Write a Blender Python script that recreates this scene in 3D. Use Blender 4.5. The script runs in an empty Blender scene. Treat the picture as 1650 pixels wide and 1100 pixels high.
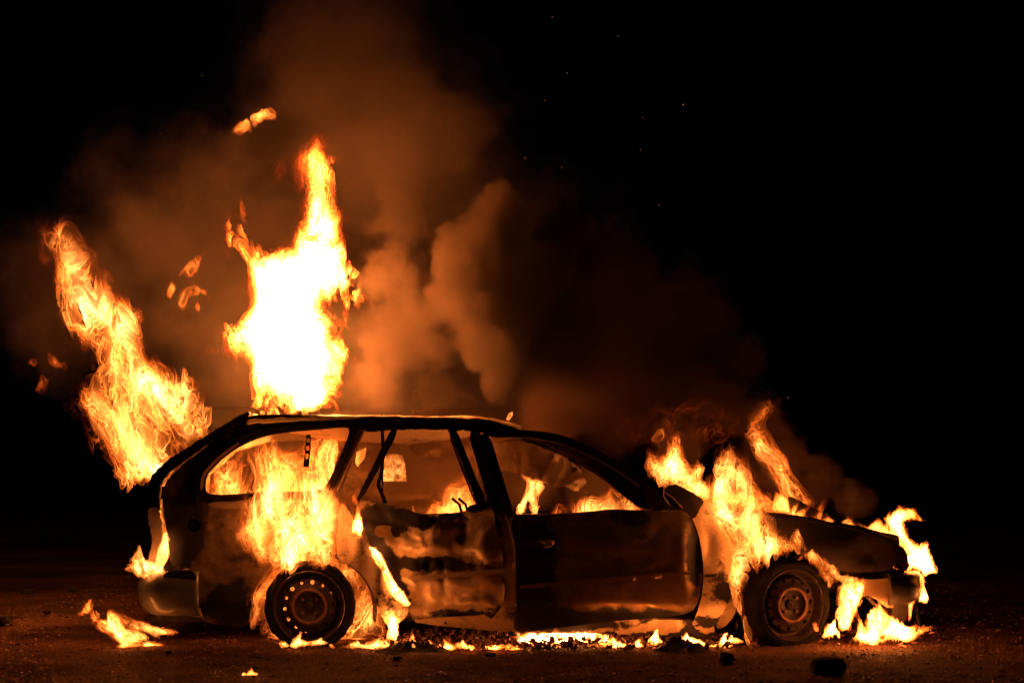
import bpy, bmesh, math, random
import numpy as np
from mathutils import Vector, Matrix, geometry

random.seed(7)
rng = np.random.default_rng(7)
scene = bpy.context.scene
COL = scene.collection

# ------------------------------------------------------------------ camera, sky, exposure
EYE_H, DIST, FPX, HOR = 1.24, 12.0, 3780.0, 650.0      # eye height, metres to the car's near side, focal length and horizon in photo pixels
cam_data = bpy.data.cameras.new("camera")
cam = bpy.data.objects.new("camera", cam_data)
COL.objects.link(cam)
cam.location = (0.0, -DIST, EYE_H)
cam.rotation_euler = (math.radians(90), 0, 0)
cam_data.sensor_width = 36.0
cam_data.lens = 36.0 * FPX / 1650.0
cam_data.shift_y = (HOR - 550.0) / 1650.0
cam_data.clip_end = 2000.0
scene.camera = cam

world = bpy.data.worlds.new("World")
scene.world = world
world.use_nodes = True
wbg = world.node_tree.nodes["Background"]
wbg.inputs["Color"].default_value = (0.35, 0.45, 0.8, 1)
wbg.inputs["Strength"].default_value = 0.0006            # black night sky

scene.view_settings.view_transform = 'Standard'
scene.view_settings.look = 'None'
scene.view_settings.exposure = 0.35
scene.view_settings.gamma = 1.0
scene.render.engine = 'CYCLES'
cy = scene.cycles
cy.max_bounces = 8
cy.diffuse_bounces = 1
cy.glossy_bounces = 2
cy.transmission_bounces = 2
cy.volume_bounces = 0
cy.transparent_max_bounces = 96
cy.volume_step_rate = 1.0
cy.volume_max_steps = 256
cy.sample_clamp_indirect = 4.0
cy.use_denoising = True
cy.caustics_reflective = False
cy.caustics_refractive = False


def W(px, py, y=0.0):
    """Point of the place seen at photo pixel (px, py) when it stands y metres behind the car's near side."""
    s = (DIST + y) / FPX
    return ((px - 825.0) * s, y, EYE_H + (HOR - py) * s)


# ------------------------------------------------------------------ noise
_perm = rng.permutation(256).astype(np.int32)
_perm = np.concatenate([_perm, _perm, _perm])
_g = rng.normal(size=(256, 3)).astype(np.float32)
_g /= np.linalg.norm(_g, axis=1, keepdims=True)


def perlin(p, seed=0):
    p = p + np.float32(seed * 17.137)
    i = np.floor(p).astype(np.int32)
    f = (p - i).astype(np.float32)
    i &= 255
    u = f * f * f * (f * (f * 6 - 15) + 10)
    out = None
    acc = []
    for dx in (0, 1):
        for dy in (0, 1):
            for dz in (0, 1):
                h = _perm[_perm[_perm[(i[:, 0] + dx) & 255] + ((i[:, 1] + dy) & 255)] + ((i[:, 2] + dz) & 255)]
                g = _g[h]
                acc.append(g[:, 0] * (f[:, 0] - dx) + g[:, 1] * (f[:, 1] - dy) + g[:, 2] * (f[:, 2] - dz))
    ux, uy, uz = u[:, 0], u[:, 1], u[:, 2]
    a = [acc[k] + uz * (acc[k + 1] - acc[k]) for k in (0, 2, 4, 6)]
    b = [a[0] + uy * (a[1] - a[0]), a[2] + uy * (a[3] - a[2])]
    return (b[0] + ux * (b[1] - b[0])) * 1.5


def fbm(p, octaves=4, seed=0, gain=0.5, lac=2.03):
    s, amp, tot = 0.0, 1.0, 0.0
    q = p.copy()
    for o in range(octaves):
        s = s + amp * perlin(q, seed + o * 3)
        tot += amp
        amp *= gain
        q = q * np.float32(lac)
    return s / tot


# ------------------------------------------------------------------ small mesh tools
def mesh_from_arrays(name, verts, faces, smooth=True):
    """faces: (n,k) int array"""
    me = bpy.data.meshes.new(name)
    n, k = faces.shape
    me.vertices.add(len(verts))
    me.vertices.foreach_set("co", np.ascontiguousarray(verts, dtype=np.float32).ravel())
    me.loops.add(n * k)
    me.loops.foreach_set("vertex_index", np.ascontiguousarray(faces, dtype=np.int32).ravel())
    me.polygons.add(n)
    me.polygons.foreach_set("loop_start", np.arange(0, n * k, k, dtype=np.int32))
    me.polygons.foreach_set("use_smooth", np.full(n, smooth))
    me.update(calc_edges=True)
    return me


def link(name, me, mat=None, parent=None):
    o = bpy.data.objects.new(name, me)
    COL.objects.link(o)
    if mat is not None and me is not None:
        me.materials.append(mat)
    if parent is not None:
        o.parent = parent
    return o


def tag(o, label=None, cat=None, group=None, kind=None):
    if label: o["label"] = label
    if cat: o["category"] = cat
    if group: o["group"] = group
    if kind: o["kind"] = kind
    return o


def surface_nets(F, level, org, h):
    S = F > level
    nx, ny, nz = F.shape
    c = [S[dx:nx - 1 + dx, dy:ny - 1 + dy, dz:nz - 1 + dz] for dx in (0, 1) for dy in (0, 1) for dz in (0, 1)]
    cnt = sum(a.astype(np.int8) for a in c)
    act = (cnt > 0) & (cnt < 8)
    ci = np.argwhere(act)
    if len(ci) == 0:
        return np.zeros((0, 3)), np.zeros((0, 4), int), ci
    idx = np.full(act.shape, -1, np.int32)
    idx[act] = np.arange(len(ci))
    corner = np.array([(a, b, d) for a in (0, 1) for b in (0, 1) for d in (0, 1)])
    val = np.stack([F[ci[:, 0] + k[0], ci[:, 1] + k[1], ci[:, 2] + k[2]] for k in corner], 1) - level
    acc = np.zeros((len(ci), 3)); n = np.zeros(len(ci))
    for a in range(8):
        for b in range(a + 1, 8):
            if np.abs(corner[a] - corner[b]).sum() != 1:
                continue
            m = (val[:, a] > 0) != (val[:, b] > 0)
            t = val[m, a] / (val[m, a] - val[m, b])
            acc[m] += corner[a] + t[:, None] * (corner[b] - corner[a])
            n[m] += 1
    v = org + (ci + acc / n[:, None]) * h
    quads = []
    for ax in range(3):
        o1, o2 = [(1, 2), (2, 0), (0, 1)][ax]
        sl0 = [slice(None)] * 3; sl1 = [slice(None)] * 3
        sl0[ax] = slice(0, -1); sl1[ax] = slice(1, None)
        ch = S[tuple(sl0)] != S[tuple(sl1)]
        inner = [slice(None)] * 3
        e = np.argwhere(ch)
        e = e[(e[:, o1] > 0) & (e[:, o2] > 0) & (e[:, o1] < F.shape[o1] - 1) & (e[:, o2] < F.shape[o2] - 1)]
        if len(e) == 0:
            continue
        d1 = np.zeros(3, int); d1[o1] = 1
        d2 = np.zeros(3, int); d2[o2] = 1
        q = [e - d1 - d2, e - d2, e, e - d1]
        q = np.stack([idx[k[:, 0], k[:, 1], k[:, 2]] for k in q], 1)
        flip = ~S[e[:, 0], e[:, 1], e[:, 2]]
        q[flip] = q[flip][:, ::-1]
        quads.append(q)
    q = np.concatenate(quads)
    q = q[(q >= 0).all(1)]
    return v, q, ci


def sdf_poly(poly, X, Z):
    """Signed distance to a closed polygon, positive inside."""
    d2 = np.full(X.shape, 1e9, np.float32)
    inside = np.zeros(X.shape, bool)
    n = len(poly)
    for i in range(n):
        ax, az = poly[i]; bx, bz = poly[(i + 1) % n]
        ex, ez = bx - ax, bz - az
        t = np.clip(((X - ax) * ex + (Z - az) * ez) / max(ex * ex + ez * ez, 1e-12), 0, 1)
        d2 = np.minimum(d2, (X - ax - t * ex) ** 2 + (Z - az - t * ez) ** 2)
        cond = (az > Z) != (bz > Z)
        if abs(ez) > 1e-12:
            xi = ax + (Z - az) * ex / ez
            inside ^= cond & (X < xi)
    d = np.sqrt(d2)
    return np.where(inside, d, -d)


# ------------------------------------------------------------------ materials
def new_mat(name):
    m = bpy.data.materials.new(name)
    m.use_nodes = True
    nt = m.node_tree
    nt.nodes.clear()
    return m, nt


def N(nt, typ, **kw):
    n = nt.nodes.new(typ)
    for k, v in kw.items():
        if k == 'inp':
            for a, b in v.items():
                n.inputs[a].default_value = b
        else:
            setattr(n, k, v)
    return n


def ramp(nt, stops, src=None):
    r = nt.nodes.new('ShaderNodeValToRGB')
    els = r.color_ramp.elements
    while len(els) < len(stops):
        els.new(0.5)
    for e, (p, c) in zip(els, stops):
        e.position = p
        e.color = (*c, 1) if len(c) == 3 else c
    if src is not None:
        nt.links.new(src, r.inputs[0])
    return r


def math_node(nt, op, a=None, b=None, va=0.0, vb=0.0):
    n = nt.nodes.new('ShaderNodeMath'); n.operation = op
    n.inputs[0].default_value = va; n.inputs[1].default_value = vb
    if a is not None: nt.links.new(a, n.inputs[0])
    if b is not None: nt.links.new(b, n.inputs[1])
    return n.outputs[0]


def flame_material(name, gain=1.0, lo=0.22, hi=1.9, power=2.5):
    """Thin luminous sheets: a sheet seen edge on gathers more light than one seen flat."""
    m, nt = new_mat(name)
    out = N(nt, 'ShaderNodeOutputMaterial')
    at = N(nt, 'ShaderNodeAttribute', attribute_name='burn')
    lw = N(nt, 'ShaderNodeLayerWeight', inp={'Blend': 0.5})
    edge = math_node(nt, 'POWER', lw.outputs['Facing'], vb=power)
    edge = math_node(nt, 'MULTIPLY', edge, vb=hi)
    rim = math_node(nt, 'POWER', lw.outputs['Facing'], vb=6.0)
    rim = math_node(nt, 'MULTIPLY', rim, vb=0.35 * hi)
    edge = math_node(nt, 'ADD', edge, rim)
    fill = math_node(nt, 'POWER', at.outputs['Fac'], vb=1.6)
    fill = math_node(nt, 'MULTIPLY', fill, vb=lo)
    edge = math_node(nt, 'ADD', edge, fill)
    col = ramp(nt, [(0.0, (0.75, 0.055, 0.004)), (0.3, (1.0, 0.14, 0.011)), (0.55, (1.0, 0.235, 0.032)), (1.0, (1.0, 0.325, 0.088))], at.outputs['Fac'])
    st = ramp(nt, [(0.0, (0.004,) * 3), (0.2, (0.03,) * 3), (0.42, (0.15,) * 3), (0.7, (0.45,) * 3), (1.0, (1.0,) * 3)], at.outputs['Fac'])
    s = math_node(nt, 'MULTIPLY', st.outputs['Color'], edge)
    s = math_node(nt, 'MULTIPLY', s, vb=gain)
    em = N(nt, 'ShaderNodeEmission')
    nt.links.new(col.outputs['Color'], em.inputs['Color'])
    nt.links.new(s, em.inputs['Strength'])
    tr = N(nt, 'ShaderNodeBsdfTransparent')
    ad = N(nt, 'ShaderNodeAddShader')
    nt.links.new(em.outputs[0], ad.inputs[0]); nt.links.new(tr.outputs[0], ad.inputs[1])
    nt.links.new(ad.outputs[0], out.inputs['Surface'])
    return m


def burnt_material(name, light, dark, soot=0.5, scale=2.6, rough=(0.35, 0.7), metallic=0.35, bump=0.25, seed=0.0, contrast=0.10, ash=None, specks=0.8, spec=0.5, flake=0.28):
    m, nt = new_mat(name)
    out = N(nt, 'ShaderNodeOutputMaterial')
    b = N(nt, 'ShaderNodeBsdfPrincipled')
    tc = N(nt, 'ShaderNodeTexCoord')
    mp = N(nt, 'ShaderNodeMapping', inp={'Location': (seed, seed * 0.7, seed * 1.3), 'Scale': (1.0, 1.0, 1.25)})
    nt.links.new(tc.outputs['Object'], mp.inputs['Vector'])
    n1 = N(nt, 'ShaderNodeTexNoise', inp={'Scale': scale, 'Detail': 7.0, 'Roughness': 0.6, 'Distortion': 0.6})
    n2 = N(nt, 'ShaderNodeTexNoise', inp={'Scale': scale * 11, 'Detail': 8.0, 'Roughness': 0.7})
    n3 = N(nt, 'ShaderNodeTexNoise', inp={'Scale': scale * 45, 'Detail': 3.0, 'Roughness': 0.6})
    for n in (n1, n2, n3):
        nt.links.new(mp.outputs[0], n.inputs['Vector'])
    mix = math_node(nt, 'MULTIPLY_ADD', n2.outputs['Fac'], vb=flake)
    nt.nodes[-1].inputs[2].default_value = -0.5 * flake
    s = math_node(nt, 'ADD', n1.outputs['Fac'], mix)
    so = N(nt, 'ShaderNodeAttribute', attribute_name='soot_and_light')
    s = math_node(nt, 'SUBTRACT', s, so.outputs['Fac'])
    mid = tuple(0.5 * (a + c) for a, c in zip(light, dark))
    r1 = ramp(nt, [(max(soot - contrast, 0.01), dark), (soot, mid), (min(soot + contrast, 0.99), light), (min(soot + contrast + 0.15, 1.0), ash or light)], s)
    speck = ramp(nt, [(0.36, (0.25, 0.2, 0.18)), (0.46, (1, 1, 1))], n3.outputs['Fac'])
    mx = N(nt, 'ShaderNodeMix', data_type='RGBA', blend_type='MULTIPLY')
    mx.inputs[0].default_value = specks
    nt.links.new(r1.outputs[0], mx.inputs[6]); nt.links.new(speck.outputs[0], mx.inputs[7])
    nt.links.new(mx.outputs[2], b.inputs['Base Color'])
    rr = ramp(nt, [(soot - contrast, (rough[1],) * 3), (soot + contrast, (rough[0],) * 3)], s)
    nt.links.new(rr.outputs[0], b.inputs['Roughness'])
    b.inputs['Specular IOR Level'].default_value = spec
    mm = ramp(nt, [(soot - contrast, (0.0,) * 3), (soot + contrast, (metallic,) * 3)], s)
    nt.links.new(mm.outputs[0], b.inputs['Metallic'])
    bp = N(nt, 'ShaderNodeBump', inp={'Strength': bump, 'Distance': 0.01})
    nt.links.new(n2.outputs['Fac'], bp.inputs['Height'])
    nt.links.new(bp.outputs[0], b.inputs['Normal'])
    nt.links.new(b.outputs[0], out.inputs['Surface'])
    return m


MAT_FLAME = flame_material('flame', gain=3.5, lo=0.45, hi=0.75, power=1.5)
MAT_FLAME_BRIGHT = flame_material('bright_ground_flame', gain=15.0, lo=0.45, hi=0.75, power=1.5)
MAT_FLAME_HOT = flame_material('white_hot_flame', gain=19, lo=0.6, hi=1.0, power=1.5)


def flame(label, polys, y=0.8, depth=0.2, R=40, vox=2.5, amp=0.75, freq=7.0, flow=90, stretch=0.55, warp=1.3,
          levels=(0.0, 0.22, 0.45), heat=(0.45, 0.5), cool=0.35, seed=0, mat=None, group=None, octaves=5, gain=0.6, name='flame', pad=0.8, cap=0.4, tongue=0.55, vary=0.3, tear=0.45):
    """One flame: nested wrinkled sheets of burning gas inside an outline; y its distance behind the car's near side, depth its half depth in metres.
    R: photo pixels from the outline to full heat; heat: (base, rise to the core); cool: loss of heat from foot to tip."""
    s = (DIST + y) / FPX
    if not isinstance(polys[0][0], (tuple, list)):
        polys = [polys]
    wp = [[(W(a, b, y)[0], W(a, b, y)[2]) for a, b in p] for p in polys]
    al = np.array([q for p in wp for q in p])
    Rm, h = R * s, vox * s
    lo = al.min(0) - pad * Rm; hi = al.max(0) + pad * Rm
    lo[1] = max(lo[1], 0.002)
    nx = int((hi[0] - lo[0]) / h) + 2; nz = int((hi[1] - lo[1]) / h) + 2; ny = int(2 * depth * 1.25 / h) + 2
    xs = lo[0] + np.arange(nx) * h; zs = lo[1] + np.arange(nz) * h; ys = y - depth * 1.25 + np.arange(ny) * h
    X, Z = np.meshgrid(xs, zs, indexing='ij')
    sd = np.max([sdf_poly(p, X, Z) for p in wp], axis=0) / Rm
    near = (sd[:, None, :] > -1.3 * pad) & (np.abs(ys - y) <= depth * 1.25)[None, :, None]
    ii = np.argwhere(near)
    P = np.stack([xs[ii[:, 0]], ys[ii[:, 1]], zs[ii[:, 2]]], 1).astype(np.float32)
    a = math.radians(flow)
    f = np.array([math.cos(a), 0, math.sin(a)], np.float32); g = np.array([math.sin(a), 0, -math.cos(a)], np.float32)
    Q = np.stack([P @ g, P[:, 1], (P @ f) * stretch], 1) * np.float32(freq)
    # tongues: the outline itself is stirred
    tw = [perlin(Q * 0.45, seed + 80) + 0.5 * perlin(Q * 1.1, seed + 81), perlin(Q * 0.45, seed + 90) + 0.5 * perlin(Q * 1.1, seed + 91)]
    rx = tw[0] * tongue * Rm; rz = tw[1] * tongue * Rm * 1.3
    gx = np.clip((P[:, 0] + g[0] * rx + f[0] * rz - lo[0]) / h, 0, nx - 1.001); gz = np.clip((P[:, 2] + g[2] * rx + f[2] * rz - lo[1]) / h, 0, nz - 1.001)
    ix = gx.astype(int); iz = gz.astype(int); fx = gx - ix; fz = gz - iz
    sv = (sd[ix, iz] * (1 - fx) + sd[ix + 1, iz] * fx) * (1 - fz) + (sd[ix, iz + 1] * (1 - fx) + sd[ix + 1, iz + 1] * fx) * fz
    G = np.minimum(sv, 1.0) - ((P[:, 1] - y) / depth) ** 2
    w = np.stack([perlin(Q * 0.6, seed + 50), perlin(Q * 0.6, seed + 60), perlin(Q * 0.6, seed + 70)], 1)
    Q = Q + w * np.float32(warp)
    w2 = np.stack([perlin(Q * 1.5, seed + 51), perlin(Q * 1.5, seed + 61), perlin(Q * 1.5, seed + 71)], 1)
    Q = Q + w2 * np.float32(warp * 0.35)
    n = fbm(Q, octaves, seed, gain)
    G0 = np.full(near.shape, -1.0, np.float32); G0[near] = G           # how deep inside the flame
    F = np.full(near.shape, -2.0, np.float32)
    rid = 1.0 - np.abs(perlin(Q * 1.7 + w2 * 0.5, seed + 33)) * 2.6          # torn, hooked edges
    F[near] = np.minimum(G, cap) + amp * n * 1.6 - tear * np.clip(rid, 0, 1) * np.clip(1.0 - G * 1.3, 0.25, 1.2)
    F[:, 0, :] = F[:, -1, :] = -2.0; F[0] = F[-1] = -2.0; F[:, :, -1] = -2.0; F[:, :, 0] = -2.0
    big = np.full(near.shape, 0.0, np.float32)
    big[near] = w[:, 0] + 0.6 * w2[:, 1]
    org = np.array([xs[0], ys[0], zs[0]])
    V, Q4, H = [], [], []
    off = 0
    zlo, zhi = al[:, 1].min(), al[:, 1].max()
    for L in levels:
        v, q, ci = surface_nets(F, L, org, h)
        if len(q) == 0:
            continue
        hf = np.clip((v[:, 2] - zlo) / max(zhi - zlo, 1e-6), 0, 1)
        c2 = np.clip(G0[ci[:, 0], ci[:, 1], ci[:, 2]], -0.6, 1)
        t = heat[0] + heat[1] * c2 + 0.25 * L - cool * hf ** 1.3 + vary * big[ci[:, 0], ci[:, 1], ci[:, 2]]
        V.append(v); Q4.append(q + off); H.append(np.clip(t, 0, 1)); off += len(v)
    V = np.concatenate(V); Q4 = np.concatenate(Q4); H = np.concatenate(H)
    base = V.mean(0); base[2] = V[:, 2].min()
    me = mesh_from_arrays(name, V - base, Q4)
    at = me.attributes.new('burn', 'FLOAT', 'POINT')
    at.data.foreach_set('value', H.astype(np.float32))
    o = link(name, me, mat or MAT_FLAME)
    o.location = base
    tag(o, label, 'flame', group)
    print('FLAME', label, len(Q4))
    return o
# ------------------------------------------------------------------ ground
def ground_material():
    m, nt = new_mat('gritty_ground')
    out = N(nt, 'ShaderNodeOutputMaterial')
    b = N(nt, 'ShaderNodeBsdfPrincipled', inp={'Roughness': 0.85, 'Specular IOR Level': 0.12})
    tc = N(nt, 'ShaderNodeTexCoord')
    n1 = N(nt, 'ShaderNodeTexNoise', inp={'Scale': 1.1, 'Detail': 6.0, 'Roughness': 0.6})
    n2 = N(nt, 'ShaderNodeTexNoise', inp={'Scale': 60.0, 'Detail': 5.0, 'Roughness': 0.75})
    v1 = N(nt, 'ShaderNodeTexVoronoi', inp={'Scale': 75.0})
    for n in (n1, n2, v1):
        nt.links.new(tc.outputs['Object'], n.inputs['Vector'])
    s = math_node(nt, 'MULTIPLY_ADD', n2.outputs['Fac'], vb=0.6)
    nt.nodes[-1].inputs[2].default_value = -0.3
    s = math_node(nt, 'ADD', s, n1.outputs['Fac'])
    c = ramp(nt, [(0.3, (0.022, 0.011, 0.006)), (0.5, (0.135, 0.062, 0.033)), (0.7, (0.30, 0.15, 0.085))], s)
    nt.links.new(c.outputs[0], b.inputs['Base Color'])
    h = math_node(nt, 'MULTIPLY', v1.outputs['Distance'], vb=1.0)
    h2 = math_node(nt, 'ADD', h, n2.outputs['Fac'])
    bp = N(nt, 'ShaderNodeBump', inp={'Strength': 1.0, 'Distance': 0.05})
    nt.links.new(h2, bp.inputs['Height'])
    nt.links.new(bp.outputs[0], b.inputs['Normal'])
    nt.links.new(b.outputs[0], out.inputs['Surface'])
    return m
M_GROUND = ground_material()
gx = np.concatenate([np.linspace(-300, -6, 14)[:-1], np.linspace(-6, 6, 300), np.linspace(6, 300, 14)[1:]])
gy = np.concatenate([np.linspace(-40, -4.5, 6)[:-1], np.linspace(-4.5, 6, 300), np.geomspace(6.2, 700, 24)])
GX, GY = np.meshgrid(gx, gy, indexing='ij')
q = np.stack([GX.ravel() * 4, GY.ravel() * 4, 0 * GX.ravel()], 1).astype(np.float32)
gz = (fbm(q, 6, 3, gain=0.62) * 0.012 - 0.006).reshape(GX.shape)
idx = np.arange(GX.size).reshape(GX.shape)
gf = np.stack([idx[:-1, :-1], idx[1:, :-1], idx[1:, 1:], idx[:-1, 1:]], -1).reshape(-1, 4)
ground = link('ground', mesh_from_arrays('ground', np.stack([GX.ravel(), GY.ravel(), gz.ravel()], 1), gf), M_GROUND)
tag(ground, kind='structure')

# loose grit on the ground
def grit(name, n, mat, xr, yr, smin, smax, seed, flat=0.6, label=None):
    r = np.random.default_rng(seed)
    x = r.uniform(*xr, n); y = yr[0] + (yr[1] - yr[0]) * r.random(n) ** 1.3
    s = smin * (smax / smin) ** (r.random(n) ** 4)
    base = np.array([(1, 0, -.3), (-.5, .87, -.3), (-.5, -.87, -.3), (.45, .5, .5), (-.6, .1, .6), (.3, -.6, .55)])
    tri = np.array([(0, 1, 3), (1, 4, 3), (1, 2, 4), (2, 5, 4), (2, 0, 5), (0, 3, 5), (3, 4, 5), (0, 2, 1)])
    a = r.uniform(0, 2 * math.pi, n); ca, sa = np.cos(a), np.sin(a)
    P = base[None] * (1 + r.uniform(-0.35, 0.35, (n, 6, 3)))
    P = np.stack([P[..., 0] * ca[:, None] - P[..., 1] * sa[:, None], P[..., 0] * sa[:, None] + P[..., 1] * ca[:, None], P[..., 2] * flat], -1) * s[:, None, None]
    P += np.stack([x, y, s * 0.12], -1)[:, None, :]
    F = (tri[None] + (np.arange(n) * 6)[:, None, None]).reshape(-1, 3)
    o = link(name, mesh_from_arrays(name, P.reshape(-1, 3), F, smooth=False), mat)
    return tag(o, label, kind='stuff')
M_GRIT = burnt_material('grit', (0.42, 0.22, 0.13), (0.02, 0.011, 0.007), soot=0.5, scale=4, metallic=0.0, rough=(0.7, 0.9), specks=0.0, spec=0.12)
grit('gravel', 42000, M_GRIT, (-2.9, 3.1), (-1.9, 8.0), 0.0022, 0.015, 4)
# ------------------------------------------------------------------ burnt metal and other materials
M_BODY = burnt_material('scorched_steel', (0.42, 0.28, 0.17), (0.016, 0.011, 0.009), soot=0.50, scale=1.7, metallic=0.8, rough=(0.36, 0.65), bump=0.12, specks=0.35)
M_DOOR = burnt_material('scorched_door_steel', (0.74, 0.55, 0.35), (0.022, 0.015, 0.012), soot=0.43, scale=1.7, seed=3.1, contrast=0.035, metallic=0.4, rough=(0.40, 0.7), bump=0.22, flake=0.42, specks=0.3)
M_FDOOR = burnt_material('sooty_door_steel', (0.52, 0.34, 0.18), (0.010, 0.008, 0.007), soot=0.50, scale=1.3, seed=7.7, metallic=0.8, rough=(0.30, 0.6), bump=0.08, specks=0.3)
M_ASH = burnt_material('ash_coated_steel', (0.58, 0.43, 0.28), (0.05, 0.035, 0.025), soot=0.40, scale=3.0, seed=1.7, metallic=0.5, rough=(0.42, 0.75), contrast=0.08, specks=0.5)
M_SHEET = burnt_material('pale_burnt_sheet', (0.80, 0.64, 0.46), (0.20, 0.14, 0.09), soot=0.36, scale=4.0, seed=2.7, metallic=0.1, rough=(0.5, 0.8), contrast=0.08, specks=0.3)
M_SOOT = burnt_material('soot', (0.045, 0.03, 0.024), (0.010, 0.008, 0.007), soot=0.5, scale=5, rough=(0.40, 0.8), metallic=0.5)
M_EDGE = burnt_material('edge_highlight_metal', (0.75, 0.52, 0.32), (0.22, 0.14, 0.09), soot=0.4, scale=6, metallic=0.25, rough=(0.35, 0.5))  # edge metal kept pale, so the highlight lines sit in its colour
M_RUBBER = burnt_material('charred_rubber', (0.016, 0.014, 0.013), (0.006, 0.006, 0.006), soot=0.5, scale=9, metallic=0.0, rough=(0.7, 0.9), bump=0.8, spec=0.15)
M_RIM = burnt_material('rusty_rim_steel', (0.035, 0.020, 0.014), (0.012, 0.008, 0.007), soot=0.48, scale=9, metallic=0.2, rough=(0.5, 0.75), spec=0.3)
M_HUB = burnt_material('rusty_hub', (0.16, 0.06, 0.03), (0.03, 0.016, 0.012), soot=0.42, scale=10, metallic=0.3, rough=(0.5, 0.75))
M_BUMPER = burnt_material('grey_bumper_skin', (0.20, 0.20, 0.165), (0.05, 0.048, 0.04), soot=0.42, scale=2.2, seed=5.0, metallic=0.15, rough=(0.18, 0.4), bump=0.06, specks=0.0)
M_CHAR = burnt_material('charcoal', (0.045, 0.035, 0.03), (0.010, 0.008, 0.007), soot=0.5, scale=8, metallic=0.0, rough=(0.7, 0.9), bump=0.9)


# ------------------------------------------------------------------ the burning car
def body_y(x, z):
    """How far inboard of the near side plane the body skin lies."""
    y = np.where(z > 0.72, (z - 0.72) * 0.42, 0.0)
    y = y - 0.022 * np.exp(-((z - 0.48) / 0.17) ** 2)
    y = y + np.where(z < 0.22, (0.22 - z) * 0.35, 0.0)
    u = np.abs((x - 0.1) / 2.05)
    return y + 0.13 * u ** 5


CARW = 1.64


def densify(p, step):
    out = []
    n = len(p)
    for i in range(n):
        a, b = np.array(p[i], float), np.array(p[(i + 1) % n], float)
        k = max(1, int(round(np.linalg.norm(b - a) / step)))
        for j in range(k):
            out.append(a + (b - a) * j / k)
    return np.array(out)


def rounded(p, it=1):
    p = np.array(p, float)
    for _ in range(it):
        q = np.roll(p, -1, 0)
        p = np.stack([0.75 * p + 0.25 * q, 0.25 * p + 0.75 * q], 1).reshape(-1, 2)
    return p


def tri_mesh(outline, holes, step):
    """Constrained triangulation of an outline with holes: points, triangles and boundary loops (index lists)."""
    loops, pts = [], []
    for l in [outline] + list(holes):
        d = densify(l, step)
        loops.append(list(range(len(pts), len(pts) + len(d))))
        pts.extend(d)
    pts = np.array(pts)
    polys = [np.array([pts[i] for i in l]) for l in loops]
    lo, hi = polys[0].min(0), polys[0].max(0)
    gx, gy = np.meshgrid(np.arange(lo[0], hi[0], step), np.arange(lo[1], hi[1], step), indexing='ij')
    gx = gx + rng.uniform(-0.2, 0.2, gx.shape) * step; gy = gy + rng.uniform(-0.2, 0.2, gy.shape) * step
    def inside(X, Y, marg):
        s = sdf_poly(polys[0], X, Y) > marg
        for h in polys[1:]:
            s &= sdf_poly(h, X, Y) < -marg
        return s
    m = inside(gx, gy, 0.5 * step)
    allp = np.concatenate([pts, np.stack([gx[m], gy[m]], 1)])
    edges = [(l[i], l[(i + 1) % len(l)]) for l in loops for i in range(len(l))]
    v, e, f, ov, oe, of = geometry.delaunay_2d_cdt([Vector(p) for p in allp], edges, [], 0, 1e-5)
    V = np.array([tuple(p) for p in v])
    T = np.array([t for t in f if len(t) == 3])
    c = V[T].mean(1)
    T = T[inside(c[:, 0], c[:, 1], 0.0)]
    # boundary edges: used by one triangle only
    ed = {}
    for t in T:
        for a, b in ((t[0], t[1]), (t[1], t[2]), (t[2], t[0])):
            k = (min(a, b), max(a, b))
            ed[k] = None if k in ed else (a, b)
    bd = np.array([x for x in ed.values() if x is not None])
    return V, T, bd


def plate_mesh(name, V3, T, bd, back):
    """Front sheet V3, back sheet moved by `back`, closed with a sharp rim."""
    n = len(V3)
    B = V3 + back
    verts = np.concatenate([V3, B])
    faces = [tuple(t) for t in T] + [tuple(t[::-1] + n) for t in T]
    ua, inv = np.unique(bd.ravel(), return_inverse=True)
    base = len(verts)
    verts = np.concatenate([verts, V3[ua], B[ua]])
    k = len(ua)
    bi = inv.reshape(-1, 2)
    faces += [(base + b, base + a, base + k + a, base + k + b) for a, b in bi]
    me = bpy.data.meshes.new(name)
    me.from_pydata([tuple(p) for p in verts], [], [tuple(int(i) for i in f) for f in faces])
    # face the front towards the viewer
    bm = bmesh.new(); bm.from_mesh(me)
    bmesh.ops.recalc_face_normals(bm, faces=bm.faces)
    bm.to_mesh(me); bm.free()
    me.polygons.foreach_set("use_smooth", [True] * len(me.polygons))
    return me


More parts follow.
